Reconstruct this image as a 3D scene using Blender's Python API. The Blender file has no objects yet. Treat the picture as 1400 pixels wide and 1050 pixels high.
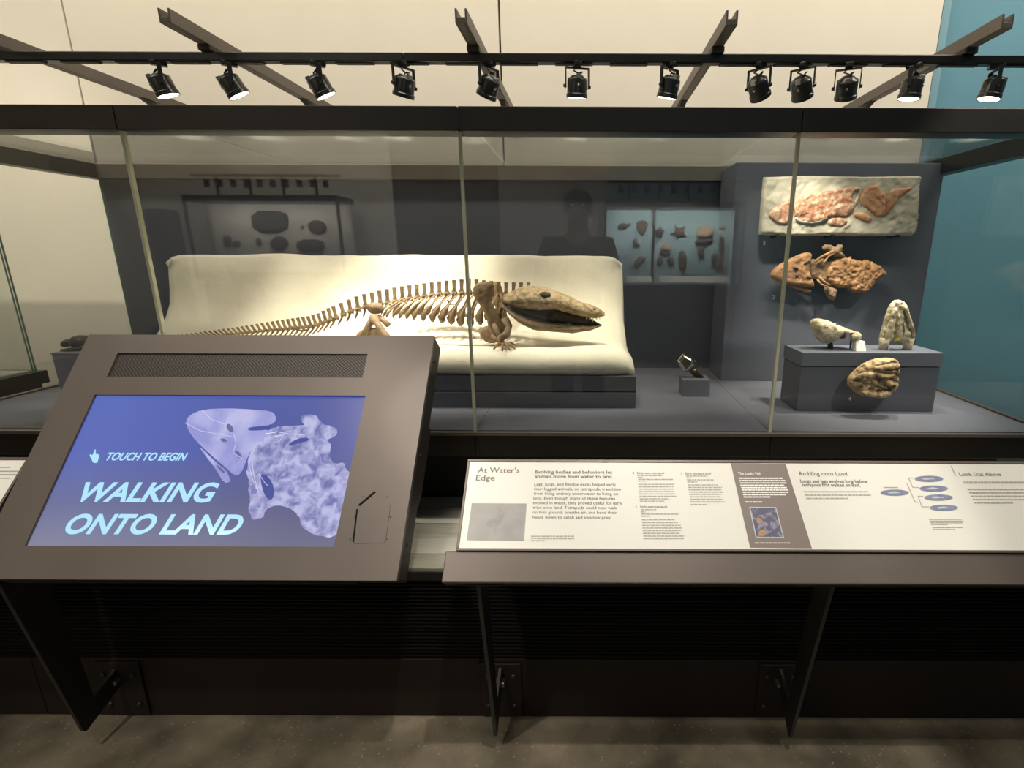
import bpy, bmesh, math, random
from mathutils import Vector, Matrix, Euler
from mathutils.geometry import delaunay_2d_cdt
from mathutils import noise as mn
random.seed(7)
C = bpy.context.scene.collection
SC = bpy.context.scene
R = math.radians

# ------------------------------------------------------------------ camera
EYE = Vector((0, 0, 1.35)); FPX = 690.0; CX, CY = 800.0, 525.0; PITCH = 14.2; ROLL = 0.004
cd = bpy.data.cameras.new('camera'); cam = bpy.data.objects.new('camera', cd); C.objects.link(cam)
CROT = Euler((R(90 - PITCH), 0, 0)).to_matrix() @ Matrix.Rotation(ROLL, 3, 'Z')
cam.matrix_world = Matrix.Translation(EYE) @ CROT.to_4x4()
cd.sensor_fit = 'HORIZONTAL'; cd.sensor_width = 36; cd.lens = FPX / 1400 * 36
cd.shift_x = (700 - CX) / 1400; cd.shift_y = (CY - 525) / 1400
cd.clip_start = 0.01
SC.camera = cam
# ------------------------------------------------------------------ world, exposure, big lights
w = bpy.data.worlds.new('world'); SC.world = w; w.use_nodes = True
w.node_tree.nodes['Background'].inputs[0].default_value = (1, .93, .82, 1)
w.node_tree.nodes['Background'].inputs[1].default_value = .02
SC.view_settings.view_transform = 'Standard'; SC.view_settings.look = 'None'
SC.view_settings.exposure = 0.0; SC.view_settings.gamma = 1.0; SC.view_settings.use_curve_mapping = False
SC.cycles.transparent_max_bounces = 32
SC.cycles.use_denoising = True
SC.cycles.max_bounces = 8
WARM = (1, .905, .765); NEUT = (1, .92, .82)
def look(o, target):
    d = Vector(target) - o.location
    o.rotation_euler = d.to_track_quat('-Z', 'Y').to_euler()
def area(name, loc, target, sx, sy, power, col=WARM):
    l = bpy.data.lights.new(name, 'AREA'); l.shape = 'RECTANGLE'; l.size = sx; l.size_y = sy; l.energy = power; l.color = col
    o = bpy.data.objects.new(name, l); C.objects.link(o); o.location = loc; look(o, target); return o
def spot(name, loc, target, power, angle, blend=.4, rad=.03, col=WARM):
    l = bpy.data.lights.new(name, 'SPOT'); l.energy = power; l.spot_size = R(angle); l.spot_blend = blend; l.shadow_soft_size = rad; l.color = col
    o = bpy.data.objects.new(name, l); C.objects.link(o); o.location = loc; look(o, target); return o
area('wall_washer', (-3.2, 1.2, 4.3), (-3.0, 2.85, 1.9), 2.6, .3, 60)
area('wall_washer', (.0, 1.2, 4.3), (.0, 2.85, 1.9), 2.6, .3, 60)
area('wall_washer', (3.0, 1.2, 4.3), (2.6, 2.85, 1.9), 2.0, .3, 78)
area('gallery_fill', (.3, -1.6, 4.4), (.3, -1.6, 0), 3, 1.5, 2.5, NEUT)  # added weak overhead fill, no fixture known
spot('sign_spot', (.45, .1, 4.2), (.25, 1.05, .70), 265, 24, .35, .03, NEUT)
spot('sign_spot', (1.6, .0, 4.2), (1.3, 1.1, .76), 105, 24, .4, .03, NEUT)
spot('kiosk_spot', (-1.45, -.6, 4.2), (-.95, 1.0, .72), 250, 26, .6, .05, NEUT)
spot('floor_spot', (-.55, -.32, 4.2), (-.5, 1.0, 0), 44, 36, .7, .04, NEUT)
spot('floor_spot', (1.0, -.36, 4.2), (.8, 1.0, 0), 27, 34, .7, .04, NEUT)
spot('case_spot', (2.0, .2, 3.4), (1.02, 1.78, 1.03), 240, 19, .5, .03, NEUT)
spot('case_spot', (-2.7, .2, 3.4), (-2.05, 1.75, .82), 110, 13, .5, .03, NEUT)  # added ceiling spot standing in for an unseen track lamp at the left
spot('wall_fill_spot', (-2.9, .3, 4.2), (-3.0, 2.85, 1.05), 260, 36, .9, .05)  # added spot to lift the dim lower wall at the left
spot('ledge_fill_spot', (-.42, -.2, 4.2), (-.36, 1.44, .5), 120, 5.5, .5, .02, NEUT)  # added narrow spot to brighten the planks between kiosk and sign
area('opposite_washer', (-3.2, -2.3, 4.3), (-3.4, -3.95, 1.6), 3.2, .3, 95, NEUT)
area('opposite_washer', (.6, -2.3, 4.3), (.6, -3.95, 1.6), 2.6, .3, 30, NEUT)

# ------------------------------------------------------------------ pixel -> point on a true plane
def ray(px, py): return CROT @ Vector(((px - CX) / FPX, -(py - CY) / FPX, -1))
def hit(px, py, p, n):
    d = ray(px, py); p = Vector(p); n = Vector(n)
    return EYE + d * ((p - EYE).dot(n) / d.dot(n))
def atY(px, py, Y): return hit(px, py, (0, Y, 0), (0, 1, 0))
def XZ(px, py, Y):
    v = atY(px, py, Y); return (v.x, v.z)

# ------------------------------------------------------------------ materials
M = {}
def mat(name, col, rough=.6, metal=0, noise=None, bump=0, bscale=40, emit=None, estr=1, spec=.5, col2=None, nscale=8, detail=4, ramp=(.35, .65)):
    m = bpy.data.materials.new(name); m.use_nodes = True; nt = m.node_tree; b = nt.nodes['Principled BSDF']
    b.inputs['Base Color'].default_value = (*col, 1); b.inputs['Roughness'].default_value = rough; b.inputs['Metallic'].default_value = metal
    b.inputs['Specular IOR Level'].default_value = spec
    tc = nt.nodes.new('ShaderNodeTexCoord')
    if col2 is not None:
        n = nt.nodes.new('ShaderNodeTexNoise'); n.inputs['Scale'].default_value = nscale; n.inputs['Detail'].default_value = detail
        nt.links.new(tc.outputs['Object'], n.inputs['Vector'])
        r = nt.nodes.new('ShaderNodeValToRGB'); r.color_ramp.elements[0].position = ramp[0]; r.color_ramp.elements[1].position = ramp[1]
        r.color_ramp.elements[0].color = (*col, 1); r.color_ramp.elements[1].color = (*col2, 1)
        nt.links.new(n.outputs['Fac'], r.inputs['Fac']); nt.links.new(r.outputs['Color'], b.inputs['Base Color'])
    if bump:
        n = nt.nodes.new('ShaderNodeTexNoise'); n.inputs['Scale'].default_value = bscale; n.inputs['Detail'].default_value = 5
        nt.links.new(tc.outputs['Object'], n.inputs['Vector'])
        bp = nt.nodes.new('ShaderNodeBump'); bp.inputs['Strength'].default_value = bump; bp.inputs['Distance'].default_value = .01
        nt.links.new(n.outputs['Fac'], bp.inputs['Height']); nt.links.new(bp.outputs['Normal'], b.inputs['Normal'])
    if emit:
        b.inputs['Emission Color'].default_value = (*emit, 1); b.inputs['Emission Strength'].default_value = estr
    M[name] = m; return m
mat('wall_white', (.83, .77, .65), .7, col2=(.79, .73, .62), nscale=1.5, bump=.03, bscale=60)
mat('wall_blue', (.135, .32, .415), .7, col2=(.125, .305, .395), nscale=1.5)
mat('blue_trim_lit', (.24, .44, .52), .6, col2=(.23, .43, .51), nscale=2)  # paler than the wall: stronger light on the pilaster put into its colour
mat('wall_slate', (.035, .036, .042), .7, col2=(.045, .045, .052), nscale=1)
mat('wall_grey', (.35, .35, .36), .7, col2=(.33, .33, .34), nscale=1)
mat('joint', (.06, .06, .08), .8, col2=(.07, .07, .09))
mat('ceiling_dark', (.05, .05, .05), .9, col2=(.06, .06, .06))
mat('bronze', (.125, .103, .088), .42, .35, col2=(.11, .090, .077), nscale=3, bump=.015, bscale=300)
mat('bronze_dark', (.018, .014, .011), .5, .2, col2=(.018, .015, .012), nscale=4)
mat('beam_dark', (.016, .013, .010), .4, .2, col2=(.013, .011, .009), nscale=4)
mat('arm_bronze', (.14, .12, .10), .45, .3, col2=(.12, .10, .085), nscale=6)
mat('base_brown', (.016, .0095, .0075), .6, 0, col2=(.013, .008, .006), nscale=3, spec=.25)
mat('louvre', (.006, .0048, .004), .6, col2=(.005, .004, .0035), nscale=4, spec=.2)
mat('slot_black', (.004, .004, .004), .7, col2=(.005, .005, .005))
mat('spot_black', (.014, .014, .013), .28, .2, col2=(.02, .02, .018), nscale=12)
mat('lens', (.9, .9, .9), .3, emit=(1, .93, .8), estr=6)
mat('slate', (.108, .116, .150), .62, col2=(.099, .107, .139), nscale=2, bump=.02, bscale=150)
mat('slate_dark', (.078, .083, .108), .6, col2=(.072, .077, .10), nscale=2)
mat('deck_grey', (.128, .132, .166), .55, col2=(.115, .119, .15), nscale=2)
mat('plaster', (.80, .745, .615), .8, col2=(.74, .685, .555), nscale=7, bump=.55, bscale=11)
mat('bone', (.25, .165, .085), .65, col2=(.15, .098, .053), nscale=35, bump=.35, bscale=90)
mat('bone_skull', (.42, .31, .16), .6, col2=(.22, .15, .08), nscale=60, bump=.5, bscale=110, ramp=(.4, .62))
mat('bone_dark', (.03, .022, .016), .7, col2=(.05, .036, .026), nscale=40)
mat('tooth', (.7, .62, .48), .4, col2=(.6, .5, .38), nscale=30)
mat('fish_rock', (.42, .39, .31), .75, col2=(.56, .52, .43), nscale=14, bump=.5, bscale=30)
mat('fish_red', (.38, .165, .095), .5, col2=(.60, .43, .30), nscale=48, bump=.7, bscale=80, ramp=(.42, .64), detail=7)
mat('fish_orange', (.42, .17, .08), .55, col2=(.52, .30, .17), nscale=40, bump=.5, bscale=50)
mat('amph_orange', (.50, .265, .115), .7, col2=(.24, .125, .06), nscale=32, bump=.7, bscale=60)
mat('amph_grey', (.34, .22, .13), .75, col2=(.22, .145, .09), nscale=30, bump=.7, bscale=60)
mat('amph_hole_shade', (.025, .018, .014), .8, col2=(.04, .03, .02))  # dark colour painting the shade inside the openings
mat('skull_cream', (.24, .185, .10), .7, col2=(.62, .54, .38), nscale=38, bump=.8, bscale=60, ramp=(.30, .55), detail=6)
mat('skull_groove_shade', (.12, .09, .055), .8, col2=(.2, .15, .09), nscale=30)  # dark colour painting the shade in grooves and hollows
mat('skull_brown', (.09, .052, .025), .65, col2=(.58, .41, .21), nscale=34, bump=.8, bscale=55, ramp=(.38, .56), detail=6)
mat('clay_red', (.30, .09, .04), .6, col2=(.25, .07, .03))
mat('label_yellow', (.75, .62, .02), .5, col2=(.7, .58, .02))
mat('white_card', (.82, .81, .77), .6, col2=(.80, .79, .75), nscale=3)
mat('sign_white', (.72, .71, .655), .42, col2=(.71, .70, .645), nscale=3)
mat('rail_grey', (.66, .66, .62), .42, col2=(.65, .65, .61), nscale=3)  # pale grey of the label rails
mat('sign_brown', (.20, .165, .15), .45, col2=(.19, .155, .14), nscale=3)
mat('sign_grey', (.33, .32, .31), .45, col2=(.28, .275, .27), nscale=22)
mat('sign_grey_dark', (.25, .245, .24), .45, col2=(.30, .295, .29), nscale=60)
mat('sign_blue', (.15, .17, .27), .45, col2=(.21, .24, .34), nscale=60)
mat('sign_pale', (.42, .45, .50), .45, col2=(.5, .52, .55), nscale=60)
mat('sign_ink', (.17, .15, .135), .5, col2=(.16, .14, .13))
mat('sign_ink_light', (.36, .34, .31), .5, col2=(.35, .33, .30))
mat('sign_art', (.09, .09, .15), .45, col2=(.25, .24, .32), nscale=90, ramp=(.5, .6))
mat('sign_gold', (.45, .27, .12), .45, col2=(.35, .2, .1), nscale=80)
mat('white_print', (.85, .84, .8), .5, col2=(.82, .81, .78))
mat('gold_dark', (.10, .075, .035), .18, .85, col2=(.05, .037, .02), nscale=30)
mat('crystal', (.70, .66, .58), .10, .95, col2=(.55, .5, .42), nscale=20)
mat('black_bone', (.010, .013, .012), .3, col2=(.02, .024, .022), nscale=30, bump=.4, bscale=70)
mat('glass_edge', (.50, .49, .36), .15, emit=None, col2=(.40, .41, .29), nscale=8, spec=.8)
mat('glass_edge_green', (.05, .17, .14), .15, col2=(.06, .2, .16), nscale=8, spec=.8)
mat('steel', (.35, .33, .3), .3, .9, col2=(.3, .28, .26))
mat('rivet', (.5, .47, .43), .25, .9, col2=(.45, .42, .4))
mat('hair', (.008, .007, .006), .6, col2=(.012, .01, .009))
mat('skin', (.30, .17, .11), .55, col2=(.27, .15, .1), nscale=20)
mat('shirt', (.02, .021, .025), .8, col2=(.027, .028, .033), nscale=30)
mat('trousers', (.016, .018, .026), .8, col2=(.02, .022, .03), nscale=30)
mat('case_white', (.72, .70, .64), .7, col2=(.70, .68, .62), nscale=2)
mat('case_blue', (.30, .47, .52), .7, col2=(.27, .44, .49), nscale=2)
mat('rock_dark', (.05, .045, .04), .75, col2=(.08, .07, .06), nscale=20, bump=.5)
mat('rock_pale', (.55, .45, .30), .75, col2=(.35, .27, .18), nscale=20, bump=.5)
mat('rock_brown', (.16, .11, .07), .75, col2=(.09, .065, .045), nscale=20, bump=.5)

def mk_floor():
    m = mat('concrete', (.075, .062, .042), .42, col2=(.215, .180, .125), nscale=6, detail=10, bump=.14, bscale=50, ramp=(.33, .70))
    nt = m.node_tree; b = nt.nodes['Principled BSDF']; tc = nt.nodes['Texture Coordinate']
    v = nt.nodes.new('ShaderNodeTexVoronoi'); v.inputs['Scale'].default_value = 55; nt.links.new(tc.outputs['Object'], v.inputs['Vector'])
    r = nt.nodes.new('ShaderNodeValToRGB'); r.color_ramp.elements[0].position = .10; r.color_ramp.elements[1].position = .17
    r.color_ramp.elements[0].color = (1, 1, 1, 1); r.color_ramp.elements[1].color = (0, 0, 0, 1)
    nt.links.new(v.outputs['Distance'], r.inputs['Fac'])
    wn = nt.nodes.new('ShaderNodeTexNoise'); wn.inputs['Scale'].default_value = 9; nt.links.new(tc.outputs['Object'], wn.inputs['Vector'])
    mu = nt.nodes.new('ShaderNodeMath'); mu.operation = 'MULTIPLY'; nt.links.new(r.outputs['Color'], mu.inputs[0]); nt.links.new(wn.outputs['Fac'], mu.inputs[1])
    mx = nt.nodes.new('ShaderNodeMixRGB'); mx.inputs[2].default_value = (.36, .33, .27, 1)
    src = b.inputs['Base Color'].links[0].from_socket
    nt.links.new(mu.outputs[0], mx.inputs[0]); nt.links.new(src, mx.inputs[1]); 
    # darker hairline cracks
    n2 = nt.nodes.new('ShaderNodeTexNoise'); n2.inputs['Scale'].default_value = 1.7; n2.inputs['Detail'].default_value = 6; n2.inputs['Distortion'].default_value = .8
    nt.links.new(tc.outputs['Object'], n2.inputs['Vector'])
    r2 = nt.nodes.new('ShaderNodeValToRGB'); e = r2.color_ramp.elements
    e[0].position = .496; e[0].color = (0, 0, 0, 1); e[1].position = .5; e[1].color = (.3, .3, .3, 1)
    q = e.new(.504); q.color = (0, 0, 0, 1)
    nt.links.new(n2.outputs['Fac'], r2.inputs['Fac'])
    mx2 = nt.nodes.new('ShaderNodeMixRGB'); mx2.inputs[2].default_value = (.035, .03, .022, 1)
    nt.links.new(r2.outputs['Color'], mx2.inputs[0]); nt.links.new(mx.outputs[0], mx2.inputs[1]); nt.links.new(mx2.outputs[0], b.inputs['Base Color'])
mk_floor()
def mk_wood(name, a, b2):
    m = bpy.data.materials.new(name); m.use_nodes = True; nt = m.node_tree; b = nt.nodes['Principled BSDF']; b.inputs['Roughness'].default_value = .5
    tc = nt.nodes.new('ShaderNodeTexCoord'); mp = nt.nodes.new('ShaderNodeMapping'); mp.inputs['Scale'].default_value = (3, 30, 30)
    nt.links.new(tc.outputs['Object'], mp.inputs['Vector'])
    n = nt.nodes.new('ShaderNodeTexNoise'); n.inputs['Scale'].default_value = 2.5; n.inputs['Detail'].default_value = 7; n.inputs['Distortion'].default_value = 1.2
    nt.links.new(mp.outputs[0], n.inputs['Vector'])
    r = nt.nodes.new('ShaderNodeValToRGB'); r.color_ramp.elements[0].position = .3; r.color_ramp.elements[1].position = .7
    r.color_ramp.elements[0].color = (*a, 1); r.color_ramp.elements[1].color = (*b2, 1)
    nt.links.new(n.outputs['Fac'], r.inputs['Fac']); nt.links.new(r.outputs['Color'], b.inputs['Base Color']); M[name] = m
mk_wood('wood_a', (.30, .29, .24), (.44, .43, .36)); mk_wood('wood_b', (.40, .39, .33), (.50, .49, .42)); mk_wood('wood_c', (.27, .265, .21), (.38, .37, .30))
def mk_glass(name, tint, f0=.04):
    m = bpy.data.materials.new(name); m.use_nodes = True; nt = m.node_tree; nt.nodes.clear()
    out = nt.nodes.new('ShaderNodeOutputMaterial'); mix = nt.nodes.new('ShaderNodeMixShader')
    tr = nt.nodes.new('ShaderNodeBsdfTransparent'); tr.inputs[0].default_value = (*tint, 1)
    gl = nt.nodes.new('ShaderNodeBsdfGlossy'); gl.inputs['Roughness'].default_value = 0; gl.inputs['Color'].default_value = (1, 1, 1, 1)
    lw = nt.nodes.new('ShaderNodeLayerWeight'); lw.inputs['Blend'].default_value = .5
    p = nt.nodes.new('ShaderNodeMath'); p.operation = 'POWER'; p.inputs[1].default_value = 5; nt.links.new(lw.outputs['Facing'], p.inputs[0])
    a = nt.nodes.new('ShaderNodeMath'); a.operation = 'MULTIPLY_ADD'; a.inputs[1].default_value = 1 - f0; a.inputs[2].default_value = f0
    nt.links.new(p.outputs[0], a.inputs[0]); nt.links.new(a.outputs[0], mix.inputs[0]); nt.links.new(tr.outputs[0], mix.inputs[1]); nt.links.new(gl.outputs[0], mix.inputs[2])
    nt.links.new(mix.outputs[0], out.inputs[0]); M[name] = m
mk_glass('glass', (.975, .985, .975)); mk_glass('glass_top', (.925, .935, .915), .03)
nt = M['glass_top'].node_tree; mxs = [n for n in nt.nodes if n.type == 'MIX_SHADER'][0]; trn = [n for n in nt.nodes if n.type == 'BSDF_TRANSPARENT'][0]
tl = nt.nodes.new('ShaderNodeBsdfTranslucent'); tl.inputs[0].default_value = (.9, .9, .86, 1); m2 = nt.nodes.new('ShaderNodeMixShader'); m2.inputs[0].default_value = .006
nt.links.new(trn.outputs[0], m2.inputs[1]); nt.links.new(tl.outputs[0], m2.inputs[2]); nt.links.new(m2.outputs[0], mxs.inputs[1])

def mk_screen():
    m = bpy.data.materials.new('screen'); m.use_nodes = True; nt = m.node_tree; b = nt.nodes['Principled BSDF']
    b.inputs['Base Color'].default_value = (.01, .01, .012, 1); b.inputs['Roughness'].default_value = .3
    tc = nt.nodes.new('ShaderNodeTexCoord'); sp = nt.nodes.new('ShaderNodeSeparateXYZ'); nt.links.new(tc.outputs['Generated'], sp.inputs[0])
    rv = nt.nodes.new('ShaderNodeValToRGB'); e = rv.color_ramp.elements
    e[0].position = 0; e[0].color = (.20, .205, .30, 1); e[1].position = 1; e[1].color = (.085, .125, .44, 1)
    q = e.new(.28); q.color = (.125, .14, .30, 1); q = e.new(.6); q.color = (.09, .125, .43, 1)
    nt.links.new(sp.outputs['Z'], rv.inputs['Fac'])
    rh = nt.nodes.new('ShaderNodeValToRGB'); e = rh.color_ramp.elements
    e[0].position = .1; e[0].color = (1.15, 1.15, 1.1, 1); e[1].position = .85; e[1].color = (.42, .42, .62, 1)
    nt.links.new(sp.outputs['X'], rh.inputs['Fac'])
    mx = nt.nodes.new('ShaderNodeMixRGB'); mx.blend_type = 'MULTIPLY'; mx.inputs[0].default_value = .8
    nt.links.new(rv.outputs[0], mx.inputs[1]); nt.links.new(rh.outputs[0], mx.inputs[2]); nt.links.new(mx.outputs[0], b.inputs['Emission Color'])
    b.inputs['Emission Strength'].default_value = 1; M['screen'] = m
mk_screen()
def mk_emit(name, c1, c2=None, scale=30, ramp=(.4, .62), stretch=(1, 1, 1), strength=1):
    m = bpy.data.materials.new(name); m.use_nodes = True; nt = m.node_tree; b = nt.nodes['Principled BSDF']
    b.inputs['Base Color'].default_value = (.01, .01, .012, 1); b.inputs['Roughness'].default_value = .12
    b.inputs['Emission Strength'].default_value = strength; b.inputs['Emission Color'].default_value = (*c1, 1)
    if c2:
        tc = nt.nodes.new('ShaderNodeTexCoord'); mp = nt.nodes.new('ShaderNodeMapping'); mp.inputs['Scale'].default_value = stretch
        nt.links.new(tc.outputs['Object'], mp.inputs[0])
        n = nt.nodes.new('ShaderNodeTexNoise'); n.inputs['Scale'].default_value = scale; n.inputs['Detail'].default_value = 8; n.inputs['Distortion'].default_value = .6
        nt.links.new(mp.outputs[0], n.inputs['Vector'])
        r = nt.nodes.new('ShaderNodeValToRGB'); r.color_ramp.elements[0].position = ramp[0]; r.color_ramp.elements[1].position = ramp[1]
        r.color_ramp.elements[0].color = (*c1, 1); r.color_ramp.elements[1].color = (*c2, 1)
        nt.links.new(n.outputs['Fac'], r.inputs['Fac']); nt.links.new(r.outputs[0], b.inputs['Emission Color'])
    M[name] = m
mk_emit('pic_skull', (.30, .31, .66), (.50, .50, .80), 9)
mk_emit('pic_body', (.17, .18, .42), (.50, .50, .78), 38, (.36, .62))
mk_emit('pic_hole', (.16, .15, .32)); mk_emit('pic_line', (.60, .58, .86)); mk_emit('pic_gap', (.07, .09, .32))
mk_emit('screen_text', (.45, .80, 1.0)); mk_emit('screen_halo', (.13, .26, .55))
def mk_perf():
    m = bpy.data.materials.new('perforated'); m.use_nodes = True; nt = m.node_tree; b = nt.nodes['Principled BSDF']
    b.inputs['Roughness'].default_value = .5; b.inputs['Metallic'].default_value = .3
    tc = nt.nodes.new('ShaderNodeTexCoord'); v = nt.nodes.new('ShaderNodeTexVoronoi'); v.voronoi_dimensions = '2D'; v.inputs['Scale'].default_value = 150; v.inputs['Randomness'].default_value = 0
    mp = nt.nodes.new('ShaderNodeMapping'); mp.inputs['Rotation'].default_value = (R(-50.23), 0, 0); nt.links.new(tc.outputs['Object'], mp.inputs[0])
    mp2 = nt.nodes.new('ShaderNodeMapping'); mp2.inputs['Rotation'].default_value = (0, 0, R(45)); nt.links.new(mp.outputs[0], mp2.inputs[0]); nt.links.new(mp2.outputs[0], v.inputs['Vector'])
    r = nt.nodes.new('ShaderNodeValToRGB'); r.color_ramp.elements[0].position = .38; r.color_ramp.elements[1].position = .5
    r.color_ramp.elements[0].color = (.006, .005, .004, 1); r.color_ramp.elements[1].color = (.075, .062, .051, 1)
    nt.links.new(v.outputs['Distance'], r.inputs['Fac']); nt.links.new(r.outputs[0], b.inputs['Base Color']); M['perforated'] = m
mk_perf()

# ------------------------------------------------------------------ mesh helpers
ORG = {}
class MB:
    def __init__(s): s.v = []; s.f = []; s.mi = []; s.cur = 0
    def add(s, vs, fs):
        o = len(s.v); s.v += [Vector(v) for v in vs]
        for f in fs: s.f.append([o + i for i in f]); s.mi.append(s.cur)
        return s
    def box(s, x0, x1, y0, y1, z0, z1):
        vs = [(x, y, z) for x in (x0, x1) for y in (y0, y1) for z in (z0, z1)]
        return s.add(vs, [(0, 1, 3, 2), (4, 6, 7, 5), (0, 4, 5, 1), (2, 3, 7, 6), (0, 2, 6, 4), (1, 5, 7, 3)])
    def fbox(s, F, u0, u1, v0, v1, w0, w1):     # box in a frame F(u, v, w)
        vs = [F(u, v, q) for u in (u0, u1) for v in (v0, v1) for q in (w0, w1)]
        return s.add(vs, [(0, 1, 3, 2), (4, 6, 7, 5), (0, 4, 5, 1), (2, 3, 7, 6), (0, 2, 6, 4), (1, 5, 7, 3)])
    def prism(s, poly, A, B):
        n = len(poly); vs = [A(*p) for p in poly] + [B(*p) for p in poly]
        fs = [list(range(n))[::-1], list(range(n, 2 * n))] + [(i, (i + 1) % n, n + (i + 1) % n, n + i) for i in range(n)]
        return s.add(vs, fs)
    def loft(s, rings, cap=True):
        n = len(rings[0]); o = len(s.v); vs = [p for r in rings for p in r]; fs = []
        for k in range(len(rings) - 1):
            for i in range(n):
                j = (i + 1) % n; fs.append((k * n + i, k * n + j, (k + 1) * n + j, (k + 1) * n + i))
        if cap: fs.append(list(range(n))[::-1]); fs.append([(len(rings) - 1) * n + i for i in range(n)])
        return s.add(vs, fs)
    def tube(s, pts, rad, n=8, flat=1.0, up=None):
        pts = [Vector(p) for p in pts]
        if not hasattr(rad, '__len__'): rad = [rad] * len(pts)
        rings = []; prev = None
        for i, p in enumerate(pts):
            t = (pts[min(i + 1, len(pts) - 1)] - pts[max(i - 1, 0)]).normalized()
            if prev is None:
                a = Vector(up) if up else (Vector((0, 0, 1)) if abs(t.z) < .9 else Vector((1, 0, 0)))
            else: a = prev
            a = (a - t * a.dot(t)).normalized(); prev = a; b = t.cross(a)
            rings.append([p + (a * math.cos(2 * math.pi * k / n) + b * flat * math.sin(2 * math.pi * k / n)) * rad[i] for k in range(n)])
        return s.loft(rings)
    def lathe(s, prof, n=16, T=None):
        rings = [[Vector((r * math.cos(2 * math.pi * k / n), r * math.sin(2 * math.pi * k / n), z)) for k in range(n)] for r, z in prof]
        if T: rings = [[T @ p for p in r] for r in rings]
        return s.loft(rings)
    def ball(s, c, r, n=12, m=8, T=None):
        c = Vector(c); r = Vector(r) if hasattr(r, '__len__') else Vector((r, r, r)); rings = []
        for j in range(m + 1):
            a = math.pi * (j / m) ; a = min(max(a, .05), math.pi - .05)
            rings.append([Vector((r.x * math.sin(a) * math.cos(2 * math.pi * k / n), r.y * math.sin(a) * math.sin(2 * math.pi * k / n), r.z * math.cos(a))) for k in range(n)])
        rings = [[(T @ p if T else p) + c for p in q] for q in rings]
        return s.loft(rings)
    def build(s, name, mats, parent=None, smooth=False, bevel=0, sub=0, loc=None):
        me = bpy.data.meshes.new(name); o = bpy.data.objects.new(name, me); C.objects.link(o)
        org = Vector((0, 0, 0))
        if parent is not None: o.parent = parent; org = ORG[parent.name]
        if loc is not None: o.location = Vector(loc) - org; org = Vector(loc)
        ORG[o.name] = org
        me.from_pydata([v - org for v in s.v], [], s.f)
        if not isinstance(mats, (list, tuple)): mats = [mats]
        for m in mats: me.materials.append(M[m])
        for p, i in zip(me.polygons, s.mi): p.material_index = i
        bm = bmesh.new(); bm.from_mesh(me); bmesh.ops.recalc_face_normals(bm, faces=bm.faces); bm.to_mesh(me); bm.free()
        if smooth:
            for p in me.polygons: p.use_smooth = True
        if bevel:
            md = o.modifiers.new('bevel', 'BEVEL'); md.width = bevel; md.segments = 2; md.limit_method = 'ANGLE'
        if sub:
            md = o.modifiers.new('sub', 'SUBSURF'); md.levels = sub; md.render_levels = sub
        return o
def empty(name, loc, label, cat, group=None):
    o = bpy.data.objects.new(name, None); C.objects.link(o); o.location = loc; ORG[o.name] = Vector(loc)
    o['label'] = label; o['category'] = cat
    if group: o['group'] = group
    return o
def tag(o, label, cat, group=None):
    o['label'] = label; o['category'] = cat
    if group: o['group'] = group
    return o
def struct(o): o['kind'] = 'structure'; return o
def smooth_poly(pts, it=1):
    for _ in range(it):
        q = []
        for i in range(len(pts)):
            a, b = Vector(pts[i]), Vector(pts[(i + 1) % len(pts)]); q += [tuple(a * .75 + b * .25), tuple(a * .25 + b * .75)]
        pts = q
    return pts
def densify(pts, d):
    q = []
    for i in range(len(pts)):
        a, b = Vector(pts[i]), Vector(pts[(i + 1) % len(pts)]); n = max(1, int((b - a).length / d))
        q += [a + (b - a) * k / n for k in range(n)]
    return q
def seg_d(p, a, b):
    ab = b - a; t = max(0, min(1, (p - a).dot(ab) / max(ab.length_squared, 1e-12))); return (p - (a + ab * t)).length
def relief(mb, poly, F, h, edge, step, rough=0, rscale=40, base=0.0, fn=None, jag=0, seed=0):
    """domed slab with a traced outline: poly in frame F(u, v, w); rises to h within 'edge' of the rim, back at w = base"""
    P = densify(poly, step)
    if jag: P = [p + Vector((mn.noise(Vector((p.x * 120, p.y * 120, seed))), mn.noise(Vector((p.x * 120, p.y * 120, seed + 9))))) * jag for p in P]
    n = len(P); ed = [(i, (i + 1) % n) for i in range(n)]
    x0, x1 = min(p.x for p in P), max(p.x for p in P); y0, y1 = min(p.y for p in P), max(p.y for p in P)
    ins = []; E = [(P[a], P[b]) for a, b in ed]
    y = y0; row = 0
    def inside(p):
        c = False
        for a, b in E:
            if (a.y > p.y) != (b.y > p.y) and p.x < (b.x - a.x) * (p.y - a.y) / (b.y - a.y) + a.x: c = not c
        return c
    while y < y1:
        x = x0 + (step * .5 if row % 2 else 0)
        while x < x1:
            p = Vector((x, y))
            if inside(p) and min(seg_d(p, a, b) for a, b in E) > step * .55: ins.append(p)
            x += step
        y += step * .87; row += 1
    vs, _, fs, ov, _, _ = delaunay_2d_cdt(P + ins, ed, [], 1, 1e-7)
    out = []
    rim = {}
    for i, p in enumerate(vs):
        d = min(seg_d(p, a, b) for a, b in E)
        t = min(1, d / edge); k = math.sqrt(max(0, 1 - (1 - t) ** 2))
        z = h * (.35 + .65 * k)
        if rough: z += rough * mn.fractal(Vector((p.x * rscale, p.y * rscale, seed)), 1, 2, 4) * (.3 + .7 * k)
        if fn: z += fn(p.x, p.y, d)
        out.append(F(p.x, p.y, base + max(z, .0004)))
        if any(q < n for q in ov[i]): rim[min(q for q in ov[i] if q < n)] = i
    ks = sorted(rim); o = len(out); back = {}
    for j, k in enumerate(ks): back[k] = o + j; q = vs[rim[k]]; out.append(F(q.x, q.y, base))
    faces = [list(f) for f in fs]
    for j in range(len(ks)):
        a, b = ks[j], ks[(j + 1) % len(ks)]; faces.append((rim[a], rim[b], back[b], back[a]))
    return mb.add(out, faces)
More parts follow.
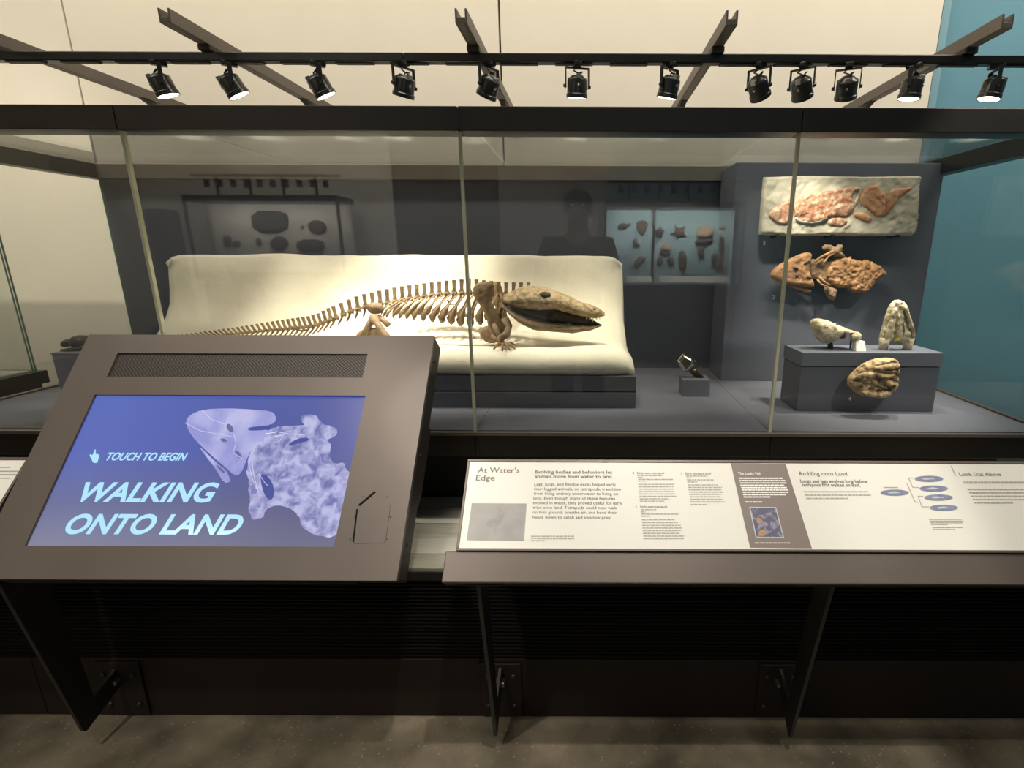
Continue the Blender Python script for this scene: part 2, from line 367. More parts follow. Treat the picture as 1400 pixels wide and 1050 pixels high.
def flat_poly(mb, poly, F, wv):
    P = [Vector(p) for p in poly]; n = len(P)
    vs, _, fs, _, _, _ = delaunay_2d_cdt(P, [(i, (i + 1) % n) for i in range(n)], [], 1, 1e-8)
    return mb.add([F(p.x, p.y, wv) for p in vs], [list(f) for f in fs])
def text2d(s, shear=0, bold=0, res=2):
    cu = bpy.data.curves.new('lettering', 'FONT'); cu.body = s; cu.resolution_u = res; cu.shear = shear; cu.offset = bold
    o = bpy.data.objects.new('lettering', cu)
    me = bpy.data.meshes.new_from_object(o)
    vs = [(v.co.x, v.co.y) for v in me.vertices]; fs = [list(p.vertices) for p in me.polygons]
    bpy.data.objects.remove(o); bpy.data.meshes.remove(me); bpy.data.curves.remove(cu); return vs, fs
def put_text(mb, s, F, UV, xl, xr, base, cap=None, shear=0, bold=0, wv=.0006, res=2):
    vs, fs = text2d(s, shear, bold, res); x0 = min(v[0] for v in vs); x1 = max(v[0] for v in vs)
    (ua, va), (ub, _) = UV(xl, base), UV(xr, base); sx = (ub - ua) / (x1 - x0); sy = sx
    if cap: sy = (UV(xl, base - cap)[1] - va) / .72
    mb.add([F(ua + (v[0] - x0) * sx, va + v[1] * sy, wv) for v in vs], fs)
def word_bars(mb, F, UV, xl, xr, y, hpx, wv=.0006, gap=.9):
    x = xl; rnd = random.Random(int(xl * 7 + y * 13))
    while x < xr - .5:
        L = min(rnd.uniform(2.2, 6.5), xr - x); (a, v0), (b, v1) = UV(x, y), UV(x + L, y - hpx)
        b = UV(x + L, y)[0]; mb.fbox(F, a, b, v0, v1, wv - .0003, wv); x += L + gap

# ================================================================== the setting
DG, DB = 1.50, 2.45                       # front glass, back of the case
XL, XR = -2.20, 1.46
DECK, TOPZ = .816, 1.735
WALL = 2.85
struct(MB().box(-7, 5, -4.2, 3.4, -.05, 0).build('floor', 'concrete'))
struct(MB().box(-7, 5, -4.2, 3.4, 4.6, 4.65).build('ceiling', 'ceiling_dark'))
wb = struct(MB().box(-7, 1.735, WALL + .02, WALL + .1, 0, 4.6).build('wall_back', 'joint'))
def wx(px, py): return atY(px, py, WALL).x
j1 = wx(99, 73); j2 = wx(684, 73); e1 = 1.745
xs = [-7, j1 - (j2 - j1), j1, j2, e1]
for a, b in zip(xs[:-1], xs[1:]):
    MB().box(a + (.005 if a > -7 else 0), b - (.005 if b < e1 else 0), WALL, WALL + .025, 0, 4.6).build('panel', 'wall_white', wb, bevel=.002)
MB().box(e1 - .02, e1 + .004, WALL + .003, WALL + .17, 0, 4.6).build('end_strip', 'joint', wb)
wr = struct(MB().box(1.7, 5, 3.0, 3.08, 0, 4.6).build('wall_right', 'wall_blue'))
struct(MB().box(1.75, 1.835, 2.93, 3.0, 0, 4.6).build('trim_1', 'blue_trim_lit'))
struct(MB().box(-7.08, -7, -4.2, 3.4, 0, 4.6).build('wall_left', 'wall_white'))
struct(MB().box(5, 5.08, -4.2, 3.4, 0, 4.6).build('wall_east', 'wall_blue'))
wf = struct(MB().box(-7, 5, -4.2, -4.1, 0, 4.6).build('wall_front', 'wall_slate'))
MB().box(-7, -2.55, -4.1, -4.06, 0, 4.6).build('panel', 'case_white', wf)
MB().box(.30, 5, -4.1, -4.06, 0, 4.6).build('panel', 'wall_blue', wf)
MB().box(-1.15, .295, -4.1, -4.06, 0, 4.6).build('panel', 'wall_grey', wf)

# ================================================================== plinth under the case
pl = empty('plinth', (0, 1.233, 0), 'long dark plinth with louvred front and grey plank top under the glass case', 'plinth')
PF = 1.233
MB().box(-2.46, 3, PF + .03, 2.6, 0, .495).build('core', 'slot_black', pl)
segs = [-2.46, -1.62, -.245 - .06, .52, 1.6, 3]
for a, b in zip(segs[:-1], segs[1:]):
    MB().box(a + .001, b - .001, PF, PF + .03, .0, .204).build('base_panel', 'base_brown', pl, bevel=.002)
g = MB(); z = .212
while z < .47:
    g.add([(-2.46, PF + .004, z), (3, PF + .004, z), (3, PF + .03, z + .006), (-2.46, PF + .03, z + .006), (-2.46, PF + .004, z + .003), (3, PF + .004, z + .003), (3, PF + .03, z + .009), (-2.46, PF + .03, z + .009)],
          [(0, 1, 2, 3), (4, 5, 6, 7), (0, 1, 5, 4), (3, 2, 6, 7)])
    z += .0125
go = g.build('louvre_slats', 'louvre', pl); go['kind'] = 'stuff'
MB().box(-2.46, 3, PF - .002, PF + .03, .470, .497).build('edge_strip', 'bronze_dark', pl, bevel=.002)
ys = [PF, 1.304, 1.394, 1.478, 1.566, 1.668]
for k, (a, b) in enumerate(zip(ys[:-1], ys[1:])):
    cut = [-2.46, -1.9 + .35 * k, .9 - .3 * k, 3]
    for q in range(3):
        MB().box(cut[q] + .001, cut[q + 1] - .001, a + .0016, b - .0016, .495, .508 - .0012 * ((k * 2 + q) % 3)).build('plank', ('wood_c', 'wood_b', 'wood_a', 'wood_b', 'wood_a')[k], pl, bevel=.001)

# ================================================================== the glass display case
dc = empty('display_case', (-.37, DG, .51), 'long glass display case with dark bronze frame holding the skeleton', 'display case')
MB().box(XL, XR, 1.67, DB, .508, .74).build('riser', 'slot_black', dc)
seams = [XL, -1.266, -.345, .581, XR]
for a, b in zip(seams[:-1], seams[1:]):
    MB().box(a + .0012, b - .0012, DG - .012, DG + .014, .736, .808).build('lower_beam', 'beam_dark', dc, bevel=.002)
    MB().box(a + .001, b - .001, DG - .012, DG + .06, 1.677, 1.738).build('upper_beam', 'beam_dark', dc, bevel=.002)
    g = MB().box(a + .0025, b - .0025, DG, DG + .010, DECK - .005, 1.69)
    for i, f in enumerate(g.f):          # side edges of the pane show green
        if i in (0, 1): g.mi[i] = 1
    g.build('front_pane', ['glass', 'glass_edge'], dc)
    MB().box(a + .002, b - .002, DG + .055, DB - .05, TOPZ - .004, TOPZ + .004).build('top_pane', 'glass_top', dc)
    MB().box(a + .0008, b - .0008, DG + .012, DB, .79, DECK).build('deck_board', 'deck_grey', dc)
MB().box(XL, XR, DG - .014, DG - .002, .806, .8165).build('sill_strip', 'bronze', dc)
MB().box(-.352, -.338, DG - .0135, DG - .011, 1.683, 1.732).build('beam_joint', 'slot_black', dc)
for x in seams[1:-1]: MB().box(x - .0042, x + .0042, DG - .001, DG + .011, DECK - .004, 1.678).build('pane_joint', 'glass_edge', dc)
for x0, x1 in ((XL - .012, XL), (XR, XR + .012)):
    g = MB().box(x0, x1, DG + .012, DB - .005, DECK - .02, 1.69)
    for i in (2, 3): g.mi[i] = 1
    g.build('side_pane', ['glass', 'glass_edge_green'], dc)
for x0, x1 in ((XL - .02, XL + .035), (XR - .035, XR + .02)):
    MB().box(x0, x1, DG + .06, DB - .055, 1.677, 1.738).build('side_beam', 'beam_dark', dc, bevel=.002)
    MB().box(x0 + (.0 if x0 < 0 else .033), x1 - (.033 if x0 < 0 else 0), DG, DB, DECK - .005, DECK + .006).build('side_channel', 'bronze', dc)
MB().box(XL - .02, XR + .02, DB - .055, DB, 1.677, 1.738).build('back_beam', 'arm_bronze', dc, bevel=.002)
MB().box(XL + .002, XR - .002, DB - .012, DB + .012, DECK - .02, 1.677).build('back_panel', 'slate_dark', dc)

# ================================================================== lighting track above the case
TY, TZ = 1.815, 1.958
tr = empty('lighting_track', (-.37, TY, TZ), 'long black lighting track on slotted arms above the glass case', 'lighting track')
MB().box(-2.6, .0 - .58, TY - .016, TY + .016, TZ - .012, TZ + .014).build('track', ['spot_black'], tr, bevel=.003)
MB().box(-.578, 1.9, TY - .016, TY + .016, TZ - .012, TZ + .014).build('track', ['spot_black'], tr, bevel=.003)
for k in range(26):
    x = -2.55 + k * .175
    MB().box(x, x + .12, TY - .009, TY + .009, TZ - .0155, TZ - .0125).build('track_slot', 'bronze_dark', tr)
def arm(X, yn):
    # a slotted strut: two cheeks and a web, open on top
    z0 = 1.988
    mb = MB().box(X - .017, X - .011, yn, 2.848, z0, z0 + .038).box(X + .011, X + .017, yn, 2.848, z0, z0 + .038)
    mb.box(X - .011, X + .011, yn, 2.848, z0, z0 + .016)
    a = mb.build('arm', 'arm_bronze', tr, bevel=.0015)
    MB().box(X - .02, X + .02, TY - .03, TY + .03, TZ + .013, z0 + .001).build('hanger', 'bronze_dark', tr, bevel=.003)
    MB().prism([(2.34, z0 + .001), (2.40, z0 + .001), (2.56, 1.93), (2.53, 1.93)], lambda y, z: Vector((X - .012, y, z)), lambda y, z: Vector((X + .012, y, z))).build('foot', 'bronze_dark', tr, bevel=.002)
    MB().box(X - .035, X + .035, 2.838, 2.8485, z0 - .03, z0 + .06).build('wall_plate', 'bronze_dark', tr, bevel=.002)
for X, yn in ((-1.87, 1.64), (-1.196, 1.64), (-.355, 1.635), (.412, 1.64), (1.205, 1.655)): arm(X, yn)

# ------------------------------------------------------------------ spotlights
def make_spot():
    r = empty('spotlight', (0, 0, 0), '', 'spotlight', 'track spotlights above the case')
    PZ = -.084
    MB().box(-.016, .016, -.03, .03, -.012, .004).build('adapter', 'spot_black', r, bevel=.003)
    y = MB().box(-.049, .049, -.008, .008, -.018, -.013)
    for s in (-1, 1): y.box(s * .049 - .0022, s * .049 + .0022, -.008, .008, PZ - .008, -.013)
    y.build('yoke', 'spot_black', r, bevel=.001)
    cb = MB().tube([(-.006, .0, -.016), (-.018, -.015, -.03), (.010, -.022, -.045), (.020, -.012, -.032), (.012, .004, -.03), (-.006, -.006, -.055)], .003, 6); cb.build('cable', 'spot_black', r, smooth=True)
    h = MB().lathe([(.001, .040), (.024, .040), (.030, .034), (.040, .028), (.042, .024), (.042, -.026), (.045, -.029), (.045, -.044), (.041, -.044), (.040, -.039), (.002, -.039)], 22)
    ho = h.build('housing', 'spot_black', r); ho.location = (0, 0, PZ)
    for p in ho.data.polygons: p.use_smooth = True
    md = ho.modifiers.new('edge', 'EDGE_SPLIT'); md.split_angle = R(40)
    ln = MB().lathe([(.001, -.0405), (.0405, -.0405), (.0395, -.0430), (.001, -.0420)], 20); l2 = ln.build('lens', 'lens', ho)
    MB().box(-.011, .011, -.040, -.022, .024, .044).build('lamp_holder', 'steel', ho, bevel=.002)
    MB().ball((.0, -.042, .005), (.006, .003, .006), 8, 5).build('badge', 'rivet', ho)
    for s in (-1, 1):
        k = MB().lathe([(.001, 0), (.007, 0), (.007, .008), (.001, .009)], 8, Matrix.Translation((s * .0505, 0, PZ)) @ Matrix.Rotation(s * R(90), 4, 'Y')); k.build('knob', 'spot_black', r)
    l = bpy.data.lights.new('spot_beam', 'SPOT'); l.energy = 20; l.spot_size = R(58); l.spot_blend = .95; l.shadow_soft_size = .018; l.color = WARM
    lo = bpy.data.objects.new('spot_beam', l); C.objects.link(lo); lo.parent = ho; lo.location = (0, 0, -.049)
    return r
def aim(root, target, power):
    h = [c for c in root.children if c.name.startswith('housing')][0]
    p = root.location + Vector((0, 0, -.064)); d = Vector(target) - p; hz = Vector((d.x, d.y)); yaw = math.atan2(-d.x, d.y)
    root.rotation_euler = (0, 0, yaw); h.rotation_euler = (math.atan2(hz.length, -d.z), 0, 0)
    for c in h.children:
        if c.type == 'LIGHT':
            c.data = c.data.copy(); c.data.energy = power
def copy_tree(o, parent=None):
    c = o.copy(); C.objects.link(c); c.parent = parent
    for ch in list(o.children): copy_tree(ch, c)
    return c
proto = make_spot()
SPOTS = [
 (213, (-1.12, 2.0, 1.0), 42, 'leftmost black spotlight, tilted right with a glowing white rim'),
 (310, (-.76, 2.05, 1.05), 42, 'black spotlight beneath the second strut from the left, tilted right'),
 (432, (-.50, 2.03, 1.05), 44, 'third black spotlight from the left, with a stray cable end sticking out'),
 (549, (-.82, 2.0, 1.05), 44, 'fourth black spotlight from the left, tilted slightly left, white rim below'),
 (667, (-.72, 2.15, 1.05), 32, 'black spotlight overlapping the strut nearest the middle wall joint'),
 (789, (-.07, 2.0, 1.0), 24, 'black spotlight hanging straight down right of the middle wall joint'),
 (917, (.12, 1.99, 1.0), 18, 'black spotlight just left of the fourth strut, white rim facing left'),
 (1041, (.90, 2.18, 1.30), 11, 'black spotlight just right of the fourth strut, tilted toward the back'),
 (1101, (1.0, 2.20, 1.22), 12, 'black spotlight left of two close together, seen from its back'),
 (1164, (1.0, 2.20, 1.18), 13, 'round backed black spotlight over the gap before the blue wall'),
 (1254, (.98, 1.88, 1.05), 48, 'black spotlight in front of the white and blue wall edge'),
 (1367, (1.16, 1.86, 1.0), 46, 'rightmost black spotlight, hanging before the blue wall'),
]
for i, (px, tg, pw, lb) in enumerate(SPOTS):
    o = proto if i == 0 else copy_tree(proto)
    o.location = (atY(px, 66, TY).x, TY, TZ - .0125); o.scale = (.76, .76, .76); o['label'] = lb
    aim(o, tg, pw)

# ================================================================== plaster backdrop with the long skeleton
SX0, SX1 = -1.795, .163
gp = empty('skeleton_plinth', (-.8, 1.78, DECK), 'low dark grey two-tier plinth under the cream plaster backdrop', 'plinth')
MB().box(SX0 - .02, -.0 - .59, 1.752, 2.36, DECK, .875).build('lower_tier', 'slate_dark', gp, bevel=.002)
MB().box(-.588, .183, 1.752, 2.36, DECK, .875).build('lower_tier', 'slate_dark', gp, bevel=.002)
MB().box(SX0 - .015, .182, 1.757, 2.36, .875, .880).build('shadow_gap', 'slot_black', gp)
MB().box(SX0 - .02, .183, 1.752, 2.36, .880, .936).build('upper_tier', 'slate_dark', gp, bevel=.002)
prof = [(1.762, .937), (1.748, .960), (1.752, .990), (1.772, 1.012), (1.82, 1.018), (1.90, 1.014), (1.98, 1.016), (2.05, 1.026), (2.10, 1.048), (2.145, 1.100), (2.172, 1.155), (2.186, 1.22), (2.194, 1.28), (2.200, 1.335), (2.214, 1.352), (2.236, 1.352), (2.25, 1.335), (2.25, 1.15), (2.25, .937)]
rings = []; NX = 64
for i in range(NX + 1):
    x = SX0 + (SX1 - SX0) * i / NX; ring = []
    e = min(i, NX - i); inset = {0: .034, 1: .011, 2: .003}.get(e, 0)
    for (y, z) in prof:
        yy = y + (1 - min(1, e / 3)) * .0; n1 = mn.noise(Vector((x * 5, z * 9, y * 4))) * .008 + mn.noise(Vector((x * 14, z * 20, y * 9))) * .0035
        cy, cz = 2.08, 1.05
        if z > .94: yy += (-n1 if z > 1.07 and y < 2.2 else 0); zz = z + n1 * (1 if y < 2.1 or z > 1.33 else 0)
        else: zz = z
        if inset:
            yy += min(inset, .018) * (1 if y < 2.21 else -1)
            if z > 1.33: yy = 2.222 + (yy - 2.222) * .6
            if z > .95: zz -= inset * (1.0 if z > 1.3 or y < 2.08 else .3)
        xo = 0
        if e < 2: xo = (1 if i < 4 else -1) * (-.018 * (1 - min(1, max(0, (z - .96) / .12))) + .006 * min(1, max(0, (z - 1.06) / .1)))
        ring.append((x + xo, yy, zz))
    rings.append(ring)
bd = MB().loft(rings).build('plaster_backdrop', 'plaster', smooth=True)
tag(bd, 'cream plaster backdrop curving up behind the long skeleton', 'backdrop')

SKY = 1.995
def S(px, py, dy=0):
    v = atY(px, py, SKY); return Vector((v.x, SKY + dy, v.z))
def lerp(tab, x):
    if x <= tab[0][0]: return tab[0][1]
    for (a, fa), (b, fb) in zip(tab[:-1], tab[1:]):
        if x <= b: return fa + (fb - fa) * (x - a) / (b - a)
    return tab[-1][1]
TOP = [(235, 460), (257, 457.5), (290, 453), (326, 448), (363, 441.7), (399, 436), (427, 432), (440, 428), (450, 422), (463, 417.6), (473, 412), (488, 405.7), (499, 402), (516, 398), (545, 392), (574, 388), (603, 384), (643, 381), (690, 386), (715, 386)]
CEN = [(235, 462), (257, 460.5), (290, 458), (326, 455), (363, 451), (399, 448), (427, 445), (440, 441), (450, 437), (463, 432), (473, 427), (488, 422), (499, 419), (516, 416), (545, 410), (574, 405), (603, 401), (643, 399), (690, 402), (715, 402)]
sk = empty('reptile_skeleton', (S(480, 450).x, SKY, 1.04), 'long brown mounted skeleton with long tail and open-jawed skull', 'skeleton')
xs = []; x = 722
while x > 243: xs.append(x); x -= (10.1 if x > 462 else (6.9 if x > 345 else 6.2))
for i, x in enumerate(xs):
    ct, cc = lerp(TOP, x), lerp(CEN, x); lean = lerp([(235, -8), (400, -4.5), (470, -4), (500, -2), (560, -.8), (722, .8)], x)
    a, b = S(x - lean * .0, cc), S(x + lean, ct); wd = lerp([(240, .0025), (330, .005), (440, .007), (480, .0085), (722, .009)], x); wt = wd * .55
    up = (b - a); t = up.normalized(); sx = Vector((t.z, 0, -t.x))
    mb = MB()
    mb.loft([[a + sx * q[0] * wd * k + Vector((0, q[1] * wt, 0)) + t * f * up.length for q in ((-1, -1), (-1, 1), (1, 1), (1, -1))] for f, k in ((0, .9), (.35, .62), (.75, .72), (.97, .82), (1, .6))])
    rc = wd * 1.25
    mb.lathe([(rc * .7, -rc), (rc, -rc * .8), (rc * .75, 0), (rc, rc * .8), (rc * .7, rc)], 8, Matrix.Translation(a + Vector((0, 0, -rc * .3))) @ Matrix.Rotation(R(90), 4, 'Y'))
    if 470 < x < 722:                     # transverse processes
        for s in (-1, 1): mb.tube([a, a + Vector((-.008, s * .026, -.004))], [.005, .0035], 5)
    mb.build('vertebra', 'bone', sk)
    if x < 500:                           # chevrons below the tail
        L = lerp([(243, 2), (330, 8), (400, 14), (440, 16), (470, 15), (500, 14)], x); sl = lerp([(243, -5), (330, -11), (440, -12), (475, -6), (500, -3)], x)
        MB().tube([a, S(x + sl * .5, cc + L * .6), S(x + sl, cc + L)], [wd * .7, wd * .55, wd * .4], 5, .6).build('chevron', 'bone', sk)
for i, x in enumerate(xs):
    if x < 536 or x > 700: continue
    cc = lerp(CEN, x)
    L = lerp([(536, 16), (556, 24), (590, 30), (630, 38), (660, 44), (700, 30)], x); bk = lerp([(536, -10), (560, -24), (600, -26), (640, -18), (680, -8), (700, -4)], x)
    pw = lerp([(536, .006), (570, .012), (600, .021), (640, .027), (670, .02), (700, .01)], x)
    for s in (-1, 1):
        o = s * .02; w2 = s * lerp([(536, .045), (600, .085), (660, .085), (700, .05)], x)
        p = [S(x, cc, o), S(x + bk * .35, cc + L * .22, w2 * .75), S(x + bk * .75, cc + L * .55, w2), S(x + bk, cc + L * .85, w2 * .95), S(x + bk * 1.05, cc + L, w2 * .88)]
        MB().tube(p, [.0045, .0042, .0055, pw * .8, pw * .35], 7, .45, up=(1, 0, 0)).build('rib', 'bone', sk, smooth=True)
def plate(name, pts, dy, th, parent, m='bone', rough=.002, step=.007):
    F = lambda u, v, q: (u, SKY + dy - q, v)
    P = [(S(*p).x, S(*p).z) for p in pts]
    mb = MB(); relief(mb, smooth_poly(P), F, th, th * 1.6, step, rough, 60, seed=len(pts))
    return mb.build(name, m, parent, smooth=True)
plate('shoulder_blade', [(657, 386), (668, 383), (680, 384), (681, 396), (677, 408), (682, 420), (692, 434), (699, 444), (698, 456), (688, 463), (676, 458), (674, 446), (671, 430), (664, 416), (655, 404), (652, 396)], -.085, .016, sk)
plate('shoulder_blade', [(662, 388), (676, 386), (682, 398), (684, 418), (690, 440), (680, 446), (672, 424), (660, 402)], .10, .014, sk)
plate('coracoid', [(660, 448), (672, 440), (684, 448), (690, 460), (678, 466), (664, 460)], -.075, .02, sk)
plate('hip_bone', [(508, 414), (520, 411), (531, 416), (532, 424), (524, 428), (512, 426)], -.05, .018, sk)
plate('hip_bone', [(495, 455), (506, 446), (520, 444), (532, 448), (540, 458), (536, 466), (500, 466)], -.06, .022, sk)
def bone(name, pts, rad, m='bone'):
    MB().tube(pts, rad, 8).build(name, m, sk, smooth=True)
def SD(px, py, Y): return atY(px, py, Y)
def SZ(px, py, z):
    return hit(px, py, (0, 0, z), (0, 0, 1))
bone('upper_arm', [SD(690, 436, 1.90), SD(696, 446, 1.885), SD(693, 457, 1.87), SD(684, 463, 1.862)], [.016, .013, .015, .013])
bone('upper_arm', [SD(676, 444, 1.905), SD(680, 453, 1.89), SD(684, 462, 1.868)], [.014, .011, .012])
bone('forearm', [SD(680, 461, 1.866), SD(685, 466, 1.862), SD(689, 470, 1.86)], [.012, .009, .009])
bone('forearm', [SD(672, 459, 1.875), SD(679, 465, 1.868), SD(686, 470, 1.86)], [.009, .006, .007])
for k, (ex, ey) in enumerate(((675, 477.5), (687, 479.5), (697, 478.5), (704, 477), (706, 473))):
    e = SZ(ex, ey, 1.024); a = SD(686 + k * 1.2, 470.5, 1.858); md_ = a * .5 + e * .5 + Vector((0, 0, .010))
    bone('finger', [a, md_, e], [.0065, .005, .0032])
bone('thigh_bone', [S(521, 432, -.07), S(530, 438, -.10), S(541, 450, -.12), S(551, 463, -.13)], [.019, .013, .014, .02])
bone('thigh_bone', [S(524, 431, -.05), S(533, 436, -.06), S(540, 441, -.07)], [.012, .010, .012])
bone('thigh_bone', [S(519, 431, -.05), S(514, 442, -.07), S(508, 458, -.08)], [.018, .012, .016])
bone('shin_bone', [S(551, 463, -.13), S(545, 470, -.14), S(538, 476, -.15)], [.013, .008, .011])
bone('neck_arch', [S(686, 402, -.02), S(690, 414, -.03), S(688, 424, -.03)], [.008, .006, .005])
bone('neck_arch', [S(694, 404, -.02), S(694, 416, -.04), S(690, 428, -.04)], [.007, .005, .004])
# skull: lofted sections from the side outline with a true width
def loft_skull(top, bot, wid, x0, x1, n, yc, name, m, rib=True, ex=2.4, openb=False):
    rings = []
    for i in range(n + 1):
        x = x0 + (x1 - x0) * i / n; n_ = 1; t, b = S(x, lerp(top, x)), S(x, lerp(bot, x)); hw = lerp(wid, x); zc, hh = (t.z + b.z) / 2, max((t.z - b.z) / 2, .001); ring = []
        for k in range(32):
            a = 2 * math.pi * k / 32; ca, sa = math.cos(a), math.sin(a)
            wv = hw * (abs(ca) ** (2 / ex)) * (1 if ca > 0 else -1); hv = hh * (abs(sa) ** (2 / ex)) * (1 if sa > 0 else -1)
            wv *= 1 - .25 * max(0, sa)
            nz = mn.noise(Vector((x * .12, a * 3, 5))) * .0025
            nz += mn.fractal(Vector((x * .35, a * 9, 2)), 1, 2, 3) * .0022
            ring.append((t.x, yc + wv + (nz if wv > 0 else -nz), zc + hv + nz))
        rings.append(ring)
    return MB().loft(rings).build(name, m, sk, smooth=True)
STOP = [(688, 405), (697, 400), (707, 395), (716, 391), (726, 389.5), (737, 390.5), (753, 394), (764, 397), (778.6, 403), (793.6, 410.7), (808.6, 415), (820, 420.5), (826, 425.5)]
SBOT = [(688, 409), (693, 412), (703, 417.5), (720, 420.7), (740, 421.5), (760, 420.5), (775.7, 425), (790, 428.5), (804, 432), (816, 432.5), (826, 428.5)]
YC = SKY - .06
sku = loft_skull(STOP, SBOT, [(688, .02), (700, .055), (725, .075), (755, .068), (780, .048), (805, .034), (820, .024), (826, .008)], 688, 826, 80, YC, 'skull', 'bone_skull')
loft_skull([(692, 413), (714, 424), (740, 432), (761, 437.5), (783, 440), (811, 441.5), (822, 441)], [(692, 417), (697, 420), (703, 428.6), (717, 440), (731, 447), (754, 449.5), (783, 452), (808.6, 448), (822, 442.5)],
           [(692, .07), (730, .068), (760, .055), (790, .038), (815, .022), (822, .008)], 692, 822, 40, YC, 'lower_jaw', 'bone')
loft_skull([(700, 414), (730, 419), (760, 420), (790, 427), (803, 431), (820, 440.6)], [(700, 420), (730, 431), (760, 437), (790, 440.5), (820, 441.4)], [(700, .045), (740, .045), (790, .02), (820, .006)], 700, 820, 24, YC, 'mouth_shade', 'bone_dark')  # dark filler painting the shade between the open jaws
for s in (-1, 1):
    eo = S(748, 400.5); MB().ball((eo.x, YC + s * .054, eo.z), (.023, .014, .0125), 14, 8).build('socket_shade', 'bone_dark', sk, smooth=True)  # dark ball painting the shade of the eye socket
    no = S(812, 420); MB().ball((no.x, YC + s * .022, no.z), (.007, .006, .004), 8, 6).build('nostril', 'bone_dark', sk, smooth=True)  # dark ball painting the shade of the nostril
for k, x in enumerate((802, 806, 810, 815, 819, 822.5)):
    b = S(x, lerp(SBOT, x) - 1.0); L = (.012, .010, .015, .010, .012, .007)[k]
    for s in (-1, 1):
        yy = YC + s * lerp([(800, .030), (822, .016)], x)
        MB().tube([(b.x, yy, b.z), (b.x + .001, yy, b.z - L)], [.0032, .0008], 6).build('tooth', 'tooth', sku)
bone('jaw_wire', [S(752, 436, -.12), S(766, 438.5, -.11), S(784, 439.5, -.10)], [.0016] * 3, 'slot_black')
bone('jaw_wire', [S(760, 424, -.115), S(757, 436, -.115)], [.002] * 2, 'slot_black'); bone('jaw_wire', [S(778, 428, -.1), S(777, 439, -.1)], [.002] * 2, 'slot_black')
for x, yb in ((612, 440), (735, 447), (400, 449)):        # slim mounts that carry the bones
    a = S(x, yb - (30 if x == 612 else 2), .0); MB().tube([a, (a.x, 2.03, a.z - .02), (a.x, 2.15, a.z - .03)], .003, 6).build('mount_rod', 'bone_dark', sk)

# ================================================================== slate panel with fossils on the right
dp = empty('fossil_display', (1.02, 2.18, DECK), 'tall slate grey board behind the mounted fossils', 'display')
DPY = 2.18
MB().box(.602, 1.442, DPY, 2.40, DECK, 1.718).build('board', 'slate', dp, bevel=.003)
FY = lambda Y: (lambda u, v, q: (u, Y - q, v))
def UVY(Y): return lambda px, py: XZ(px, py, Y)
for s, a, b, y in (('1', 1043.4, 1045.8, 335), ('2', 1055.3, 1059.2, 409)):
    mb = MB(); put_text(mb, s, FY(DPY - .0005), UVY(DPY), a, b, y, 5.6); mb.build('number', 'white_print', dp)
# fish slab
FSY = 2.135
fs = empty('fish_fossil_slab', (1.0, FSY, 1.46), 'pale rectangular rock slab bearing a reddish fossil fish', 'fossil')
P = [XZ(*p, FSY) for p in ((1043, 243), (1100, 241), (1180, 242.5), (1253, 241.5), (1251, 270), (1249, 312), (1243, 322.5), (1190, 323), (1130, 322), (1085, 323), (1037, 321), (1039.5, 280))]
relief(MB(), P, FY(FSY), .036, .006, .0065, .0045, 26, fn=lambda u, v, d: .0022 * mn.noise(Vector(((u + v * .6) * 26, (v - u * .6) * 70, 8))), seed=3).build('rock', 'fish_rock', fs, smooth=True)
def fp(pts, o=(1030, 230), k=5.833): return [XZ(o[0] + x / k, o[1] + y / k, FSY - .038) for x, y in pts]
FF = FY(FSY - .037)
def fishpart(nm, pts, h, m, rough=.004, sc=60, fn=None, seed=1):
    mb = MB(); relief(mb, smooth_poly(fp(pts)), FF, h, .012, .0055, rough, sc, seed=seed, fn=fn); return mb.build(nm, m, fs, smooth=True)
def scl(u, v, d): return .0016 * math.sin((u * 1.0 + v * .55) * 560) + .0012 * mn.noise(Vector((u * 90, v * 90, 3)))
def rays(a, b, f): return lambda u, v, d: .0013 * math.sin((u * a + v * b) * f)
fishpart('fish_head', [(118, 366), (140, 340), (175, 312), (215, 288), (260, 268), (292, 262), (306, 285), (300, 340), (296, 400), (285, 438), (245, 450), (200, 444), (160, 420), (135, 395)], .009, 'fish_red', .004, 60)
fishpart('fish_body', [(325, 290), (360, 240), (400, 215), (480, 205), (560, 185), (640, 175), (700, 165), (770, 148), (840, 152), (850, 165), (790, 200), (790, 240), (815, 285), (770, 370), (720, 388), (660, 380), (600, 390), (560, 425), (500, 440), (430, 442), (370, 430), (330, 400), (322, 340)], .010, 'fish_red', .005, 55, scl)
fishpart('tail_fin', [(845, 230), (870, 190), (905, 150), (950, 135), (990, 128), (1008, 160), (1012, 185), (1040, 200), (1060, 220), (1055, 290), (1058, 345), (1040, 388), (1005, 390), (975, 385), (930, 350), (890, 310), (850, 285)], .008, 'fish_orange', .002, 60, rays(.5, -1, 560))
fishpart('tail_fin', [(1062, 222), (1085, 185), (1115, 163), (1190, 160), (1275, 148), (1250, 175), (1205, 205), (1165, 240), (1140, 275), (1110, 310), (1085, 350), (1050, 385), (1058, 300)], .007, 'fish_orange', .002, 60, rays(.8, 1, 560))
fishpart('belly_fin', [(790, 362), (840, 348), (890, 358), (935, 385), (948, 410), (915, 432), (860, 415), (815, 392)], .007, 'fish_orange', .002, 60, rays(1, .4, 560))
fishpart('belly_fin', [(590, 430), (610, 400), (690, 392), (735, 402), (755, 430), (720, 462), (660, 464), (610, 452)], .006, 'fish_red', .003, 60, rays(1, .2, 560))
fishpart('gill_plate', [(340, 320), (372, 298), (415, 305), (445, 340), (425, 375), (370, 385), (345, 360)], .014, 'fish_red', .003)
fishpart('belly_ridge', [(330, 385), (380, 412), (470, 422), (540, 408), (600, 372), (608, 385), (550, 430), (470, 446), (380, 440), (335, 415)], .012, 'fish_rock', .002)
